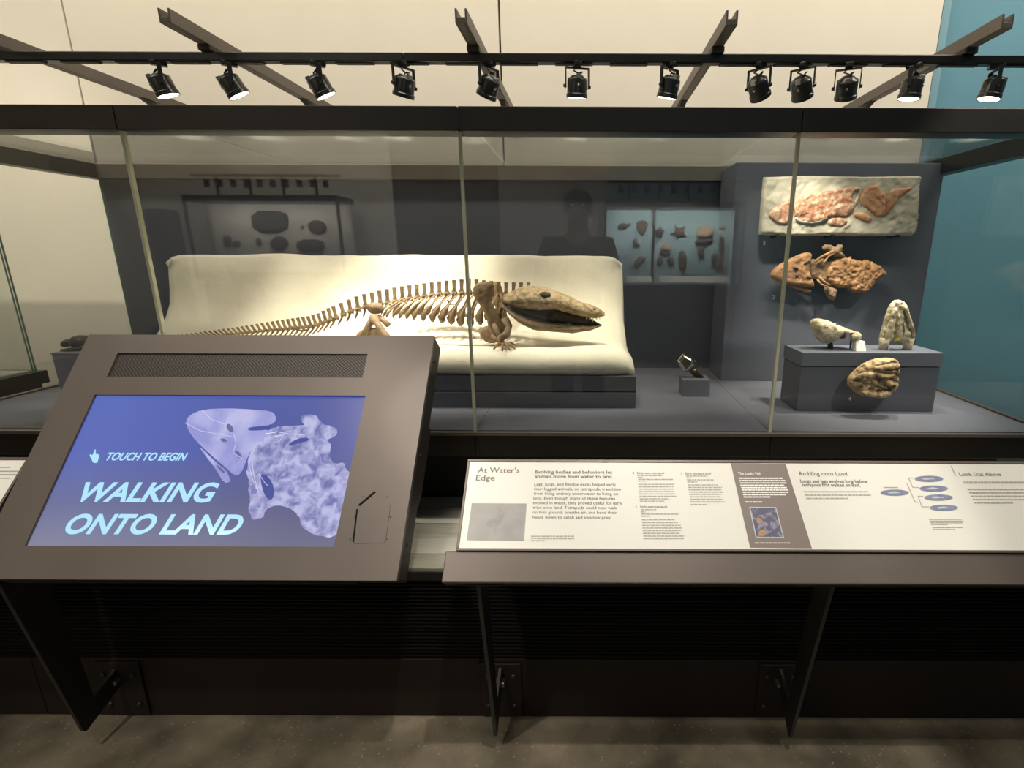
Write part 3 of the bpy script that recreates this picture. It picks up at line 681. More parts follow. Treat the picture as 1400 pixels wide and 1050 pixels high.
fishpart('matrix_streak', [(770, 330), (800, 270), (835, 205), (850, 150), (858, 160), (845, 230), (815, 300), (785, 345)], .008, 'fish_rock', .002)
for px in (1060, 1135, 1222):
    p = atY(px, 323, FSY); MB().box(p.x - .006, p.x + .006, FSY - .03, DPY, p.z - .004, p.z + .004).build('clip', 'slot_black', fs)
p = atY(1145, 283, DPY); MB().box(p.x - .2, p.x + .2, FSY, DPY, p.z - .05, p.z + .05).build('mount', 'slot_black', fs)
# amphibian
AY = 2.135
am = empty('amphibian_fossil', (1.0, AY, 1.27), 'orange brown flat amphibian fossil with skull and ragged body', 'fossil')
def ap(pts, o=(1030, 320), k=7.0): return [XZ(o[0] + x / k, o[1] + y / k, AY) for x, y in pts]
def ampart(nm, pts, h, m, base=0, rough=.006, sc=45, edge=.016, jag=.004, seed=1, step=.0065, sm=1, par=None):
    mb = MB(); relief(mb, smooth_poly(ap(pts), sm), FY(AY - base), h, edge, step, rough, sc, jag=jag, seed=seed); return mb.build(nm, m, par or am, smooth=True)
hd = ampart('skull', [(150, 385), (180, 335), (270, 270), (360, 225), (440, 190), (500, 172), (545, 185), (540, 235), (520, 300), (525, 380), (560, 450), (570, 490), (540, 515), (440, 495), (330, 485), (220, 455), (165, 425)], .026, 'amph_orange', .006, .004, jag=.001, seed=2)
ampart('jaw_bone', [(320, 490), (400, 500), (500, 515), (550, 535), (545, 560), (510, 562), (420, 530), (340, 505)], .016, 'amph_orange', 0, .002, jag=.001)
ampart('neck_matrix', [(515, 240), (580, 240), (700, 250), (740, 300), (700, 340), (690, 400), (720, 440), (680, 470), (600, 430), (540, 420), (515, 340)], .016, 'amph_grey', 0, .005, seed=5)
ampart('body', [(700, 300), (760, 240), (850, 215), (960, 235), (1000, 262), (1090, 250), (1180, 300), (1230, 330), (1260, 385), (1240, 410), (1160, 440), (1130, 500), (1080, 545), (990, 565), (920, 545), (890, 505), (800, 520), (720, 480), (690, 430), (665, 395), (690, 350)], .028, 'amph_orange', 0, .007, 95, jag=.009, seed=7, step=.0048)
ampart('shoulder_bone', [(640, 120), (690, 95), (745, 110), (765, 130), (790, 95), (835, 110), (845, 150), (820, 180), (860, 205), (830, 230), (770, 220), (720, 190), (660, 155)], .026, 'amph_grey', .008, .010, jag=.007, seed=8, step=.005)
ampart('limb_bone', [(670, 500), (720, 490), (800, 530), (785, 570), (775, 625), (740, 635), (705, 600), (680, 560)], .022, 'amph_grey', 0, .007, jag=.006, seed=9, step=.005)
for pts, r0 in (([(560, 265), (610, 225), (680, 190), (760, 150)], .006), ([(630, 300), (650, 260), (690, 210), (740, 180)], .0045), ([(600, 410), (640, 450), (700, 490)], .005), ([(580, 430), (620, 480), (680, 500)], .004), ([(600, 240), (640, 245), (625, 270)], .004)):
    q = ap(pts); MB().tube([(x, AY - .03, z) for x, z in q], r0, 8).build('throat_bone', 'amph_orange', am, smooth=True)
for pts in ([(445, 285), (480, 262), (515, 245), (520, 258), (480, 285), (455, 293)], [(340, 318), (375, 312), (400, 330), (395, 345), (360, 335)], [(365, 400), (390, 385), (410, 392), (385, 412)], [(470, 408), (500, 402), (530, 415), (520, 428), (485, 420)]):
    ampart('opening_shade', pts, .004, 'amph_hole_shade', .0335, 0, jag=0, edge=.01, step=.004, par=hd)  # raised dark patch painting the shade of a skull opening
ampart('gap', [(690, 225), (720, 205), (748, 212), (735, 235), (700, 240)], .004, 'amph_hole_shade', .0215, 0, jag=0, edge=.01, step=.004)  # raised dark patch painting the shade of a gap
p = ap([(800, 380)])[0]; MB().box(p[0] - .12, p[0] + .08, AY, DPY, p[1] - .03, p[1] + .03).build('mount', 'slot_black', am)
# pedestal box
pb = empty('pedestal_box', (1.0, 1.726, DECK), 'low slate grey box pedestal with a lid seam under two skulls', 'pedestal')
MB().box(.755, 1.242, 1.726, 1.882, DECK, .978).build('body', 'slate_dark', pb, bevel=.002)
MB().box(.752, 1.245, 1.723, 1.885, .9805, 1.030).build('lid', 'slate', pb, bevel=.002)
MB().box(.760, 1.237, 1.731, 1.877, .978, .9805).build('seam', 'slot_black', pb)
mb = MB(); put_text(mb, '4', FY(1.7255), UVY(1.726), 1158.5, 1163.5, 547.5, 5.2); mb.build('number', 'white_print', pb)
# small white label card
a = atY(1171, 476, 1.745); b = atY(1187, 463, 1.745)
mb = MB(); k = .018
mb.add([(a.x, 1.745, 1.030), (b.x, 1.745, 1.030), (b.x, 1.78, 1.030), (a.x, 1.78, 1.030), (a.x + .002, 1.757, 1.064), (b.x - .003, 1.757, 1.064), (b.x - .003, 1.78, 1.064), (a.x + .002, 1.78, 1.064)], [(0, 1, 2, 3), (4, 5, 6, 7), (0, 1, 5, 4), (1, 2, 6, 5), (2, 3, 7, 6), (3, 0, 4, 7)])
tag(mb.build('label_block', 'white_card', bevel=.001), 'small white wedge label block between the two skulls on the box', 'label')
# pale skull lying on the box (side view), built as a lofted body with an open jaw
WS = 1.80
ws = empty('pale_skull', (atY(1138, 474, WS).x, WS, 1.03), 'pale cream long skull lying tilted on the box, snout to the left', 'skull')
def wp(x, y, k=5.833, o=(1060, 400)): return atY(o[0] + x / k, o[1] + y / k, WS)
tp = [(275, 240), (290, 215), (340, 205), (420, 222), (480, 250), (550, 280), (610, 300), (645, 325)]; bt = [(275, 245), (300, 290), (345, 345), (400, 400), (440, 405), (480, 375), (510, 340), (560, 325), (610, 330), (645, 338)]
rings = []
for i in range(61):
    x = 275 + 370 * i / 60; t, b = wp(x, lerp(tp, x)), wp(x, lerp(bt, x)); hw = lerp([(275, .006), (320, .022), (420, .042), (500, .045), (600, .036), (645, .012)], x)
    rings.append([(t.x, WS + hw * math.cos(2 * math.pi * k / 26) * (1 + .10 * mn.fractal(Vector((x * .03, k * .7, 1)), 1, 2, 3)), (t.z + b.z) / 2 + max(.002, (t.z - b.z) / 2) * math.sin(2 * math.pi * k / 26) * (1 + .08 * mn.fractal(Vector((x * .03, k * .7, 7)), 1, 2, 3))) for k in range(26)])
cr = MB().loft(rings).build('cranium', 'skull_cream', ws, smooth=True)
MB().tube([wp(300, 310), wp(345, 355), wp(400, 392)], [.006, .009, .008], 8).build('jaw', 'skull_cream', ws, smooth=True)
q = wp(605, 340); MB().ball((q.x, WS - .03, q.z), (.020, .016, .018), 12, 8).build('jaw_joint', 'skull_cream', ws, smooth=True)
q = wp(520, 340); MB().ball((q.x, WS - .015, q.z), (.012, .012, .011), 10, 7).build('clay_fill', 'clay_red', ws, smooth=True)
for (x, y, r) in ((375, 268, .0055), (450, 244, .004)):
    q = wp(x, y); MB().ball((q.x, WS - lerp([(320, .020), (420, .038), (500, .040)], x), q.z), (r * 1.3, r, r * .7), 8, 6).build('nostril' if x < 400 else 'orbit', 'skull_groove_shade', cr)  # dark balls painting the shade of nostril and orbit
q = wp(435, 415); MB().tube([(q.x, WS, q.z + .012), (q.x + .004, WS, 1.030)], [.007, .012], 8).build('stand', 'slot_black', ws)
q = wp(600, 372); MB().tube([(q.x, WS - .005, q.z + .02), (q.x, WS - .005, 1.030)], [.003, .003], 6).build('stand', 'slot_black', ws)
# palate skull standing upright
US = 1.80
us = empty('upright_skull', (atY(1225, 474, US).x, US, 1.03), 'cream triangular skull standing upright showing its grooved underside', 'skull')
def up(pts, k=5.833, o=(1060, 400)): return [XZ(o[0] + x / k, o[1] + y / k, US) for x, y in pts]
UC = up([(960, 250)])[0][0]; UT = up([(975, 55)])[0][1]
def ridged(u, v, d): return .0024 * math.sin((u - UC) / (.022 + .30 * (UT - v)) * 11) if d > .004 else 0
def uppart(nm, pts, h, m, base=0, rough=.003, jag=.0015, seed=1, edge=.012, par=None):
    mb = MB(); relief(mb, smooth_poly(up(pts)), FY(US - base), h, edge, .0042, rough * 1.8, 75, jag=jag, seed=seed, fn=ridged if nm == 'palate' else None); return mb.build(nm, m, par or us, smooth=True)
uppart('palate', [(905, 100), (945, 60), (985, 55), (1025, 75), (1050, 140), (1080, 230), (1095, 340), (1085, 405), (1040, 422), (1005, 395), (960, 370), (905, 385), (865, 410), (825, 395), (822, 360), (850, 270), (875, 180)], .022, 'skull_cream', seed=3)
uppart('jaw_ramus', [(985, 110), (1010, 105), (1040, 170), (1070, 260), (1085, 350), (1065, 365), (1050, 280), (1020, 190)], .014, 'skull_cream', .020, .002, 0)
uppart('jaw_ramus', [(900, 130), (930, 110), (945, 130), (915, 220), (890, 300), (870, 370), (840, 375), (860, 280)], .014, 'skull_cream', .020, .002, 0)
uppart('palate_ridge', [(940, 170), (965, 165), (970, 260), (960, 350), (935, 350), (930, 260)], .012, 'skull_cream', .021, .002, 0)
for pts in ([(972, 108), (988, 112), (1035, 200), (1060, 300), (1058, 345), (1035, 300), (1005, 200)], [(925, 175), (935, 180), (918, 260), (900, 330), (890, 325), (905, 240)], [(975, 200), (990, 210), (1005, 300), (990, 340), (980, 280)]):
    uppart('groove_shade', pts, .003, 'skull_groove_shade', .0215, 0, 0, edge=.006)  # raised dark strips painting the shade of the grooves
mb = MB(); relief(mb, up([(930, 345), (962, 340), (972, 375), (922, 385)]), FY(US - .018), .006, .004, .004).build('tag', 'label_yellow', us)
for x in (855, 1045):
    q = up([(x, 405)])[0]; MB().tube([(q[0], US - .010, q[1] + .022), (q[0], US - .008, 1.030)], [.018, .015], 8).build('foot', 'skull_cream', us, smooth=True)
MB().tube([(up([(950, 300)])[0][0], US, 1.13), (up([(950, 300)])[0][0], US + .05, 1.030)], .004, 6).build('strut', 'slot_black', us)
# brown skull on the front of the box
BS = 1.700
bs = empty('brown_skull', (atY(1195, 546, BS).x, BS, .87), 'ridged golden brown skull mounted on the front of the slate box', 'skull')
def bp_(pts, k=5.833, o=(1060, 400)): return [XZ(o[0] + x / k, o[1] + y / k, BS - .01) for x, y in pts]
def bspart(nm, pts, h, m, base=0, rough=.004, sc=50, jag=.002, seed=1, edge=.022):
    mb = MB(); relief(mb, smooth_poly(bp_(pts)), FY(BS - base), h, edge, .005, rough, sc, jag=jag, seed=seed); return mb.build(nm, m, bs, smooth=True)
bspart('cranium', [(580, 720), (585, 680), (640, 620), (720, 560), (800, 532), (900, 520), (975, 535), (992, 570), (985, 640), (990, 690), (970, 760), (930, 810), (870, 845), (790, 840), (700, 825), (630, 790), (590, 750)], .026, 'skull_brown', 0, .012, 62, seed=4)
for i, (pts, h) in enumerate(((([(620, 660), (700, 620), (800, 625), (870, 650), (940, 640), (900, 680), (780, 670), (690, 690), (630, 690)]), .014), (([(740, 590), (830, 570), (930, 545), (975, 570), (960, 610), (880, 605), (790, 625)]), .013), (([(640, 780), (720, 760), (800, 790), (900, 770), (900, 820), (800, 830), (700, 815)]), .012), (([(850, 700), (930, 690), (965, 720), (940, 760), (880, 750)]), .014), (([(600, 700), (660, 700), (700, 740), (650, 770), (605, 740)]), .010))):
    bspart('ridge', pts, h, 'skull_brown', .024, .006, 85, .002, seed=11 + i, edge=.012)
for i, pts in enumerate(([(750, 700), (800, 715), (840, 740), (900, 745), (860, 765), (800, 745), (750, 725)], [(780, 625), (850, 605), (940, 618), (930, 630), (860, 635)], [(680, 700), (730, 695), (745, 715), (700, 725)], [(730, 800), (810, 805), (800, 815), (740, 812)])):
    bspart('hollow_shade', pts, .004, 'skull_groove_shade', .0285, .0, 50, 0, seed=30 + i, edge=.006)  # raised dark patch painting the shade of a hollow
q = bp_([(800, 690)])[0]; MB().tube([(q[0], BS, q[1]), (q[0], 1.7262, q[1])], .012, 10).build('peg', 'slot_black', bs)
# bronze specimen on a small block
sb = tag(MB().box(.383, .489, 1.912, 2.0, DECK, .884).build('small_plinth', 'slate', bevel=.002), 'small slate grey block under the shiny dark specimen', 'plinth')
GS = 1.955
gs = empty('shiny_specimen', (.44, GS, .884), 'shiny dark bronze specimen leaning on the small grey block', 'specimen')
def gp_(x, y): return atY(840 + x / 5.832, 380 + y / 5.832, GS)
P = [gp_(*p) for p in ((545, 598), (622, 640), (632, 690), (572, 750), (548, 742), (497, 662))]
c = sum(P, Vector()) / len(P)
mb = MB(); mb.loft([[Vector((p.x, GS + .012, p.z)) for p in P], [Vector((p.x, GS - .004, p.z)) for p in P], [c + (p - c) * .72 + Vector((0, -.018, 0)) for p in P]]); mb.build('crystal_head', 'crystal', gs, bevel=.004)
MB().tube([gp_(600, 715), gp_(640, 755), gp_(690, 800), gp_(722, 812)], [.012, .0125, .0125, .008], 10).build('shaft', 'gold_dark', gs, smooth=True)
MB().tube([gp_(566, 748) + Vector((0, -.012, 0)), gp_(635, 688) + Vector((0, -.012, 0))], .0028, 6).build('clasp', 'steel', gs)
for x, y in ((640, 664), (687, 715)): q = gp_(x, y); MB().ball(q, .0035, 8, 6).build('stud', 'steel', gs, smooth=True)
q = gp_(650, 800); MB().tube([(q.x, GS, q.z), (q.x, GS, .884)], .004, 6).build('pin', 'gold_dark', gs)
# pedestal with a black skull at the left end
lp = empty('left_pedestal', (-1.98, 1.95, DECK), 'slate grey pedestal block at the left end of the case, behind the screen', 'pedestal')
MB().box(-2.10, -1.86, 1.951, 2.12, DECK, .968).build('block', 'slate', lp, bevel=.002)
MB().box(-2.102, -1.858, 1.949, 2.122, .968, .974).build('cap', 'deck_grey', lp, bevel=.001)
BY = 2.02
bk = empty('black_skull', (-1.98, BY, .974), 'glossy black animal skull on the left pedestal', 'skull')
def kp(x, y): return atY(x, y, BY)
q0 = kp(112, 468)
MB().ball((q0.x, BY, q0.z + .002), (.042, .040, .028), 16, 10).build('cranium', 'black_bone', bk, smooth=True)
MB().tube([kp(90, 485) + Vector((0, -.02, 0)), kp(96, 478) + Vector((0, -.03, 0)), kp(106, 477) + Vector((0, -.035, 0)), kp(122, 474) + Vector((0, -.02, 0))], [.006, .009, .010, .012], 8).build('jaw', 'black_bone', bk, smooth=True)
MB().ball(kp(98, 468) + Vector((0, -.012, 0)), (.030, .024, .016), 12, 8, Matrix.Rotation(R(-20), 4, 'Y')).build('snout', 'black_bone', bk, smooth=True)
for x in (97, 101, 105):
    p = kp(x, 476) + Vector((0, -.03, 0)); MB().tube([p, p + Vector((0, 0, -.018))], [.004, .001], 6).build('tooth', 'tooth', bk)
MB().tube([(-1.99, BY, .974), (-1.99, BY, 1.0)], .01, 8).build('stand', 'slot_black', bk)

# ================================================================== neighbouring case at the far left
nc = empty('neighbour_case', (-3.1, 1.8, 0), 'second glass case with dark base beyond the left end of the long case', 'display case')
MB().box(-3.9, -2.50, 1.25, 2.25, .0, .775).build('base', 'bronze_dark', nc)
MB().box(-3.92, -2.48, 1.23, 2.27, .775, .833).build('frame', 'beam_dark', nc, bevel=.003)
MB().box(-3.88, -2.52, 1.27, 2.23, .833, .838).build('deck', 'case_white', nc)
for nm, bx, ed in (('side_pane', (-2.506, -2.496, 1.27, 2.24, .833, 1.75), (2, 3)), ('side_pane', (-3.90, -3.89, 1.27, 2.24, .833, 1.75), (2, 3)), ('back_pane', (-3.89, -2.51, 2.232, 2.24, .833, 1.75), (0, 1)), ('front_pane', (-3.89, -2.51, 1.262, 1.27, .833, 1.75), (0, 1))):
    g = MB().box(*bx)
    for i in ed: g.mi[i] = 1
    g.build(nm, ['glass', 'glass_edge_green'], nc)
MB().box(-3.92, -2.48, 1.23, 2.27, 1.75, 1.80).build('top_frame', 'beam_dark', nc, bevel=.003)

# ================================================================== sign rail in front of the case
SP0 = Vector((0, .981, .645)); SS = Vector((0, .70711, .70711)); SN = Vector((0, -.70711, .70711))
FS = lambda u, v, q: SP0 + Vector((u, 0, 0)) + SS * v + SN * q
def UVS(px, py):
    h = hit(px, py, SP0, SN); return (h.x, (h - SP0).dot(SS))
vb, vt = UVS(900, 750.5)[1], UVS(900, 632.5)[1]
def sign_rail(name, x0, x1, ax0, ax1, label):
    sr = empty(name, ((x0 + x1) / 2, 1.1, 0), label, 'sign')
    MB().fbox(FS, ax0, ax1, 0, vb - .006, -.02, -.004).build('apron', 'bronze', sr, bevel=.0025)
    MB().fbox(FS, ax0, ax1, 0, .018, -.045, -.02).build('lip', 'bronze_dark', sr, bevel=.002)
    MB().fbox(FS, ax0 + .02, ax1 - .0, .0, vt + .01, -.045, -.0205).build('tray', 'bronze_dark', sr)
    fr = MB().fbox(FS, x0, x1, vb - .006, vb, -.02, .002).fbox(FS, x0, x1, vt, vt + .007, -.02, .002).fbox(FS, x0, x0 + .006, vb, vt, -.02, .002).fbox(FS, x1 - .006, x1, vb, vt, -.02, .002)
    fr.build('frame', 'bronze', sr, bevel=.001)
    return sr
def leg(parent, X, tipx, plate_x0, plate_x1, m='bronze_dark', pts=None):
    """blade-like bracket: runs from under the rail down to a point, then back to a bolted plate on the plinth"""
    A = lambda y, z: Vector((X - .005, y, z)); B = lambda y, z: Vector((X + .005, y, z))
    MB().prism(pts, A, B).build('leg', m, parent, bevel=.0015)
    pp = MB().box(plate_x0, plate_x1, PF - .008, PF - .0005, .012, .196).build('base_plate', 'base_brown', parent, bevel=.002)
    for bx, bz in ((plate_x0 + .022, .155), (plate_x1 - .022, .155), (plate_x0 + .022, .05), (plate_x1 - .022, .05)):
        MB().lathe([(.001, .006), (.005, .006), (.008, .003), (.008, 0)], 10, Matrix.Translation((bx, PF - .008, bz)) @ Matrix.Rotation(R(90), 4, 'X')).build('bolt', 'bronze_dark', pp, smooth=True)
    MB().box(X - .014, X + .014, PF - .03, PF - .008, .135, .150).build('bracket_clip', 'steel', parent, bevel=.003)
LEGP = [(1.01, .652), (1.117, .058), (1.125, .058), (1.225, .150), (1.225, .110), (1.229, .110), (1.229, .19), (1.19, .17), (1.115, .14), (1.14, .3), (1.10, .70)]
LEGP = [(1.008, .655), (1.117, .058), (1.126, .058), (1.226, .135), (1.226, .185), (1.150, .150), (1.085, .66)]
sr = sign_rail('sign_rail', -.295, 2.35, -.32, 2.37, 'long slanted reading rail with white text panel in front of the case')
leg(sr, -.245, 0, -.305, -.185, pts=LEGP); leg(sr, .575, 0, .515, .635, pts=LEGP); leg(sr, 1.9, 0, 1.84, 1.96, pts=LEGP)
MB().fbox(FS, -.289, UVS(1390, 690)[0] * 0 + 2.344, vb, vt, -.018, 0).build('text_panel', 'sign_white', sr)
def sflat(px, wv=.0004): mb = MB(); return flat_poly(mb, [UVS(*p) for p in px], FS, wv)
sflat([(999, 633.5), (1074, 634.5), (1110, 749.8), (1025.5, 749)]).build('brown_panel', 'sign_brown', sr)
sflat([(645, 688), (720, 688.5), (716.6, 739.5), (638, 738.5)]).build('grey_picture', 'sign_grey', sr)
mb = MB(); flat_poly(mb, smooth_poly([UVS(*p) for p in ((663, 717), (668, 711), (678, 706), (683, 698), (680, 694), (685, 697), (688, 700), (690, 705), (687, 712), (680, 720), (678, 730), (674, 722), (668, 720))], 2), FS, .0006); mb.build('picture_figure', 'sign_grey_dark', sr)
sflat([(1024, 693), (1061, 693.5), (1072, 736), (1033, 735.5)], .0007).build('art_picture', 'sign_art', sr)
mb = MB()
for cx_, cy_, rx, ry in ((1038, 712, 4, 4), (1042, 729, 5, 4.5)):
    flat_poly(mb, [UVS(cx_ + rx * math.cos(a * .524), cy_ + ry * math.sin(a * .524)) for a in range(12)], FS, .001)
mb.build('art_spots', 'sign_gold', sr)
for a, b, c2, d in (((1024, 693), (1061, 693.5), (1061.5, 695), (1024.5, 694.5)), ((1032.6, 734), (1071.6, 734.5), (1072, 736), (1033, 735.5)), ((1024, 693), (1025.6, 693), (1034.6, 735.5), (1033, 735.5)), ((1059.5, 693.5), (1061, 693.5), (1072, 736), (1070.5, 736))):
    sflat((a, b, c2, d), .001).build('art_border', 'sign_pale', sr)
def TL(nm, m, s, a, b, y, cap, bold): mb = MB(); put_text(mb, s, FS, UVS, a, b, y, cap, bold=bold); return mb.build(nm, m, sr)
TL('heading_lettering', 'sign_ink', "At Water's", 653, 710, 646.2, 7.4, .008); TL('heading_lettering', 'sign_ink', 'Edge', 650.5, 676.5, 656.8, 7.4, .008)
TL('heading_lettering', 'sign_ink', 'Ambling onto Land', 1092, 1158.5, 650, 5.6, .008); TL('heading_lettering', 'sign_ink', 'Look Out Above', 1312, 1369, 650.6, 5, .008)
for s, a, b, y in (('Evolving bodies and behaviors let', 732, 837, 647.3), ('animals move from water to land.', 731, 838, 653.4), ('Lungs and legs evolved long before', 1094.5, 1186, 659.8), ('tetrapods first walked on land.', 1097, 1176.5, 665)):
    TL('bold_lettering', 'sign_ink', s, a, b, y, 4.6, .02)
for s, a, b, y in (('Early stem tetrapod', 871, 908, 648), ('Early tetrapod skull', 937, 972, 648.6), ('Early stem tetrapod', 875.5, 912, 694), ('1', 865, 866.8, 648), ('3', 931, 932.8, 648.6), ('2', 869, 870.8, 694)): TL('caption_lettering', 'sign_ink', s, a, b, y, 2.8, .01)
for s, a, b, y in (('Legs, lungs, and flexible necks helped early', 730.5, 842, 664), ('four-legged animals, or tetrapods, transition', 730.2, 848.5, 670.3), ('from living entirely underwater to living on', 729.8, 845, 676.7), ('land. Even though many of these features', 729.2, 841, 683), ('evolved in water, they proved useful for early', 728.7, 851, 689.4), ('trips onto land. Tetrapods could now walk', 728.4, 843.5, 695.8), ('on firm ground, breathe air, and bend their', 728.2, 843.6, 702.3), ('heads down to catch and swallow prey.', 727.8, 836, 709)):
    TL('body_lettering', 'sign_ink', s, a, b, y, 4.2, .006)
sm = MB()
K = 6.087
for (x0, x1, y) in ((130, 340, 184), (135, 175, 200), (137, 430, 216), (137, 200, 230), (140, 435, 257), (140, 430, 277), (142, 437, 297), (144, 435, 317), (146, 445, 337), (148, 455, 357), (150, 395, 378), (152, 355, 397),
                    (160, 290, 468), (163, 200, 486), (163, 480, 504), (165, 230, 522), (167, 440, 551), (170, 470, 574), (172, 492, 598), (174, 508, 620), (176, 498, 642), (178, 487, 664), (180, 522, 687), (182, 520, 709),
                    (535, 715, 188), (540, 575, 203), (543, 765, 220), (546, 630, 237), (550, 800, 262), (553, 835, 283), (556, 830, 303), (560, 845, 322), (563, 825, 341), (566, 820, 361), (570, 845, 382), (573, 858, 402), (576, 705, 424)):
    word_bars(sm, FS, UVS, 850 + x0 / K, 850 + x1 / K, 620 + y / K + .6, 1.3)
for (x0, x1, y) in ((726, 785, 734), (726, 785, 737), (726, 746, 740), (1099, 1187, 673), (1101, 1191, 677.6), (1102.5, 1160, 682.2), (1336 - 18, 1420, 661)):
    word_bars(sm, FS, UVS, x0, x1, y, 1.5 if y != 661 else 2.6)
for k in range(5): word_bars(sm, FS, UVS, 1323 + 2.4 * k, (1430, 1432, 1430, 1428, 1385)[k], 670 + 4.6 * k, 1.6)
for (x0, x1, y) in ((1270, 1315, 710.5), (1271, 1317, 713), (1272, 1317, 715.3), (1273, 1296, 717.6), (1275, 1317, 721.6), (1276, 1306, 724.4), (1208, 1228, 667)): word_bars(sm, FS, UVS, x0, x1, y, 1.1, gap=.4)
sm.build('small_lettering', 'sign_ink_light', sr)['kind'] = 'stuff'
wt_ = MB(); put_text(wt_, 'The Lucky Fish', FS, UVS, 1009, 1040.5, 649, 3.6, bold=.01); wt_.build('panel_heading', 'white_print', sr); wt_ = MB()
for k, (a, b) in enumerate(((975, 1340), (980, 1362), (985, 1372), (988, 1352), (995, 1378), (1000, 1388), (1008, 1388), (1010, 1365), (1015, 1238))):
    word_bars(wt_, FS, UVS, 850 + a / K, 850 + b / K, 654.8 + 3.2 * k, 1.7, gap=.6)
word_bars(wt_, FS, UVS, 1019, 1042, 687, 1.5); word_bars(wt_, FS, UVS, 1032, 1080, 743, 1.2)
wt_.build('white_lettering', 'white_print', sr)['kind'] = 'stuff'
for (cx_, cy_) in ((1223, 673.6), (1270, 654.7), (1276.5, 668), (1283, 680.3), (1290, 694.3)):
    mb = MB(); flat_poly(mb, [UVS(cx_ + 19.5 * math.cos(a * .2618), cy_ + 4.3 * math.sin(a * .2618)) for a in range(24)], FS, .0006); e_ = mb.build('diagram_oval', 'sign_blue', sr)
    mb = MB(); flat_poly(mb, smooth_poly([UVS(cx_ + dx, cy_ + dy) for dx, dy in ((-11, .2), (-4, -1.6), (4, -1), (9, 1), (2, .6), (-5, 1.6))], 2), FS, .0009); mb.build('oval_figure', 'sign_pale', e_)
ln = MB()
def pline(pts, wpx=.5):
    for (xa, ya), (xb, yb) in zip(pts[:-1], pts[1:]):
        d = Vector((xb - xa, yb - ya)).normalized(); n = Vector((-d.y, d.x)) * wpx
        flat_poly(ln, [UVS(xa + n.x, ya + n.y), UVS(xb + n.x, yb + n.y), UVS(xb - n.x, yb - n.y), UVS(xa - n.x, ya - n.y)], FS, .0005)
pline([(1249, 653.5), (1242, 653.5), (1248, 666.5), (1257, 666.5)]); pline([(1240, 661), (1251, 686.5), (1256, 686.5)]); pline([(1262, 678.5), (1255, 678.5), (1260.5, 693), (1270, 693)]); pline([(1300, 637), (1306.5, 650)], .6)
ln.build('diagram_lines', 'sign_ink_light', sr)
for x0, x1 in ((630, 683), (758, 818), (890, 950), (1030, 1090), (1180, 1240)):
    a, b = atY(x0, 797, 1.0).x, atY(x1, 797, 1.0).x
    MB().fbox(FS, a, b, -.0015, .004, -.040, -.028).build('lip_slot', 'slot_black', sr)
s2 = sign_rail('sign_rail', -2.9, -1.400, -2.92, -1.392, 'white text panel rail at the far left, cut off by the touch screen')
MB().fbox(FS, -2.894, -1.4055, vb, vt, -.018, 0).build('text_panel', 'sign_white', s2)
mb = MB()
for x0, x1, y in ((-60, 14, 639.5), (-60, 25, 645), (-60, 25, 649.5), (-60, 13, 654.5)): word_bars(mb, FS, UVS, x0, x1, y, 1.4, gap=.2)
mb.build('small_lettering', 'sign_ink_light', s2)['kind'] = 'stuff'
leg(s2, -2.2, 0, -2.26, -2.14, pts=LEGP)

# ================================================================== touch-screen kiosk
KP = Vector((0, .986, .645)); ke = Vector((0, 1.393 - .986, 1.134 - .645)); KL = ke.length; KS = ke / KL; KN = Vector((0, -KS.z, KS.y))
FK = lambda u, v, q: KP + Vector((u, 0, 0)) + KS * v + KN * q
def UVK(px, py):
    h = hit(px, py, KP, KN); return (h.x, (h - KP).dot(KS))
KX0, KX1 = -1.380, -.420
kk = empty('touch_kiosk', (-.9, 1.2, 0), 'bronze touch-screen kiosk with a glowing blue display', 'kiosk')
sx0, sv0 = UVK(39, 746); sx1, sv1 = UVK(497, 541); sx1 = (sx1 + UVK(460, 746)[0]) / 2; sx0 = (sx0 + UVK(124, 541)[0]) / 2
gx0, gv0 = UVK(146, 515); gx1, gv1 = UVK(501, 484); gx1 = UVK(499, 500)[0]
us_ = sorted([KX0, sx0, gx0, sx1, gx1, KX1]); vs_ = sorted([0, sv0, sv1, gv0, gv1, KL])
fp_ = MB()
for i in range(5):
    for j in range(5):
        um, vm = (us_[i] + us_[i + 1]) / 2, (vs_[j] + vs_[j + 1]) / 2
        if (sx0 < um < sx1 and sv0 < vm < sv1) or (gx0 < um < gx1 and gv0 < vm < gv1): continue
        fp_.fbox(FK, us_[i], us_[i + 1], vs_[j], vs_[j + 1], -.006, 0)
fo = fp_.build('face_plate', 'bronze', kk)
MB().fbox(FK, KX0, KX1, 0, KL, -.072, -.012).build('body', 'bronze_dark', kk, bevel=.003)
rim = MB().fbox(FK, KX0, KX1, 0, .004, -.030, 0).fbox(FK, KX0, KX0 + .004, 0.004, KL - .004, -.030, 0).fbox(FK, KX1 - .004, KX1, 0.004, KL - .004, -.030, 0).fbox(FK, KX0, KX1, KL - .004, KL, -.030, 0)
rim = MB().fbox(FK, KX0, KX1, 0, .006, -.013, -.0061).fbox(FK, KX0, KX1, KL - .006, KL, -.013, -.0061).fbox(FK, KX0, KX0 + .006, .006, KL - .006, -.013, -.0061).fbox(FK, KX1 - .006, KX1, .006, KL - .006, -.013, -.0061)
rim.build('seam', 'bronze', kk)
MB().prism([(.10, -.072), (.42, -.072), (.40, -.125), (.22, -.125)], lambda v, q: FK(KX0 + .12, v, q), lambda v, q: FK(KX1 - .01, v, q)).build('rear_housing', 'bronze_dark', kk, bevel=.006)
MB().fbox(FK, KX0 + .05, KX1 - .10, -.004, .0005, -.050, -.034).build('bottom_slot', 'slot_black', kk)
sc = MB().fbox(FK, sx0 - .003, sx1 + .003, sv0 - .003, sv1 + .003, -.0115, -.0075).build('screen', 'screen', kk)
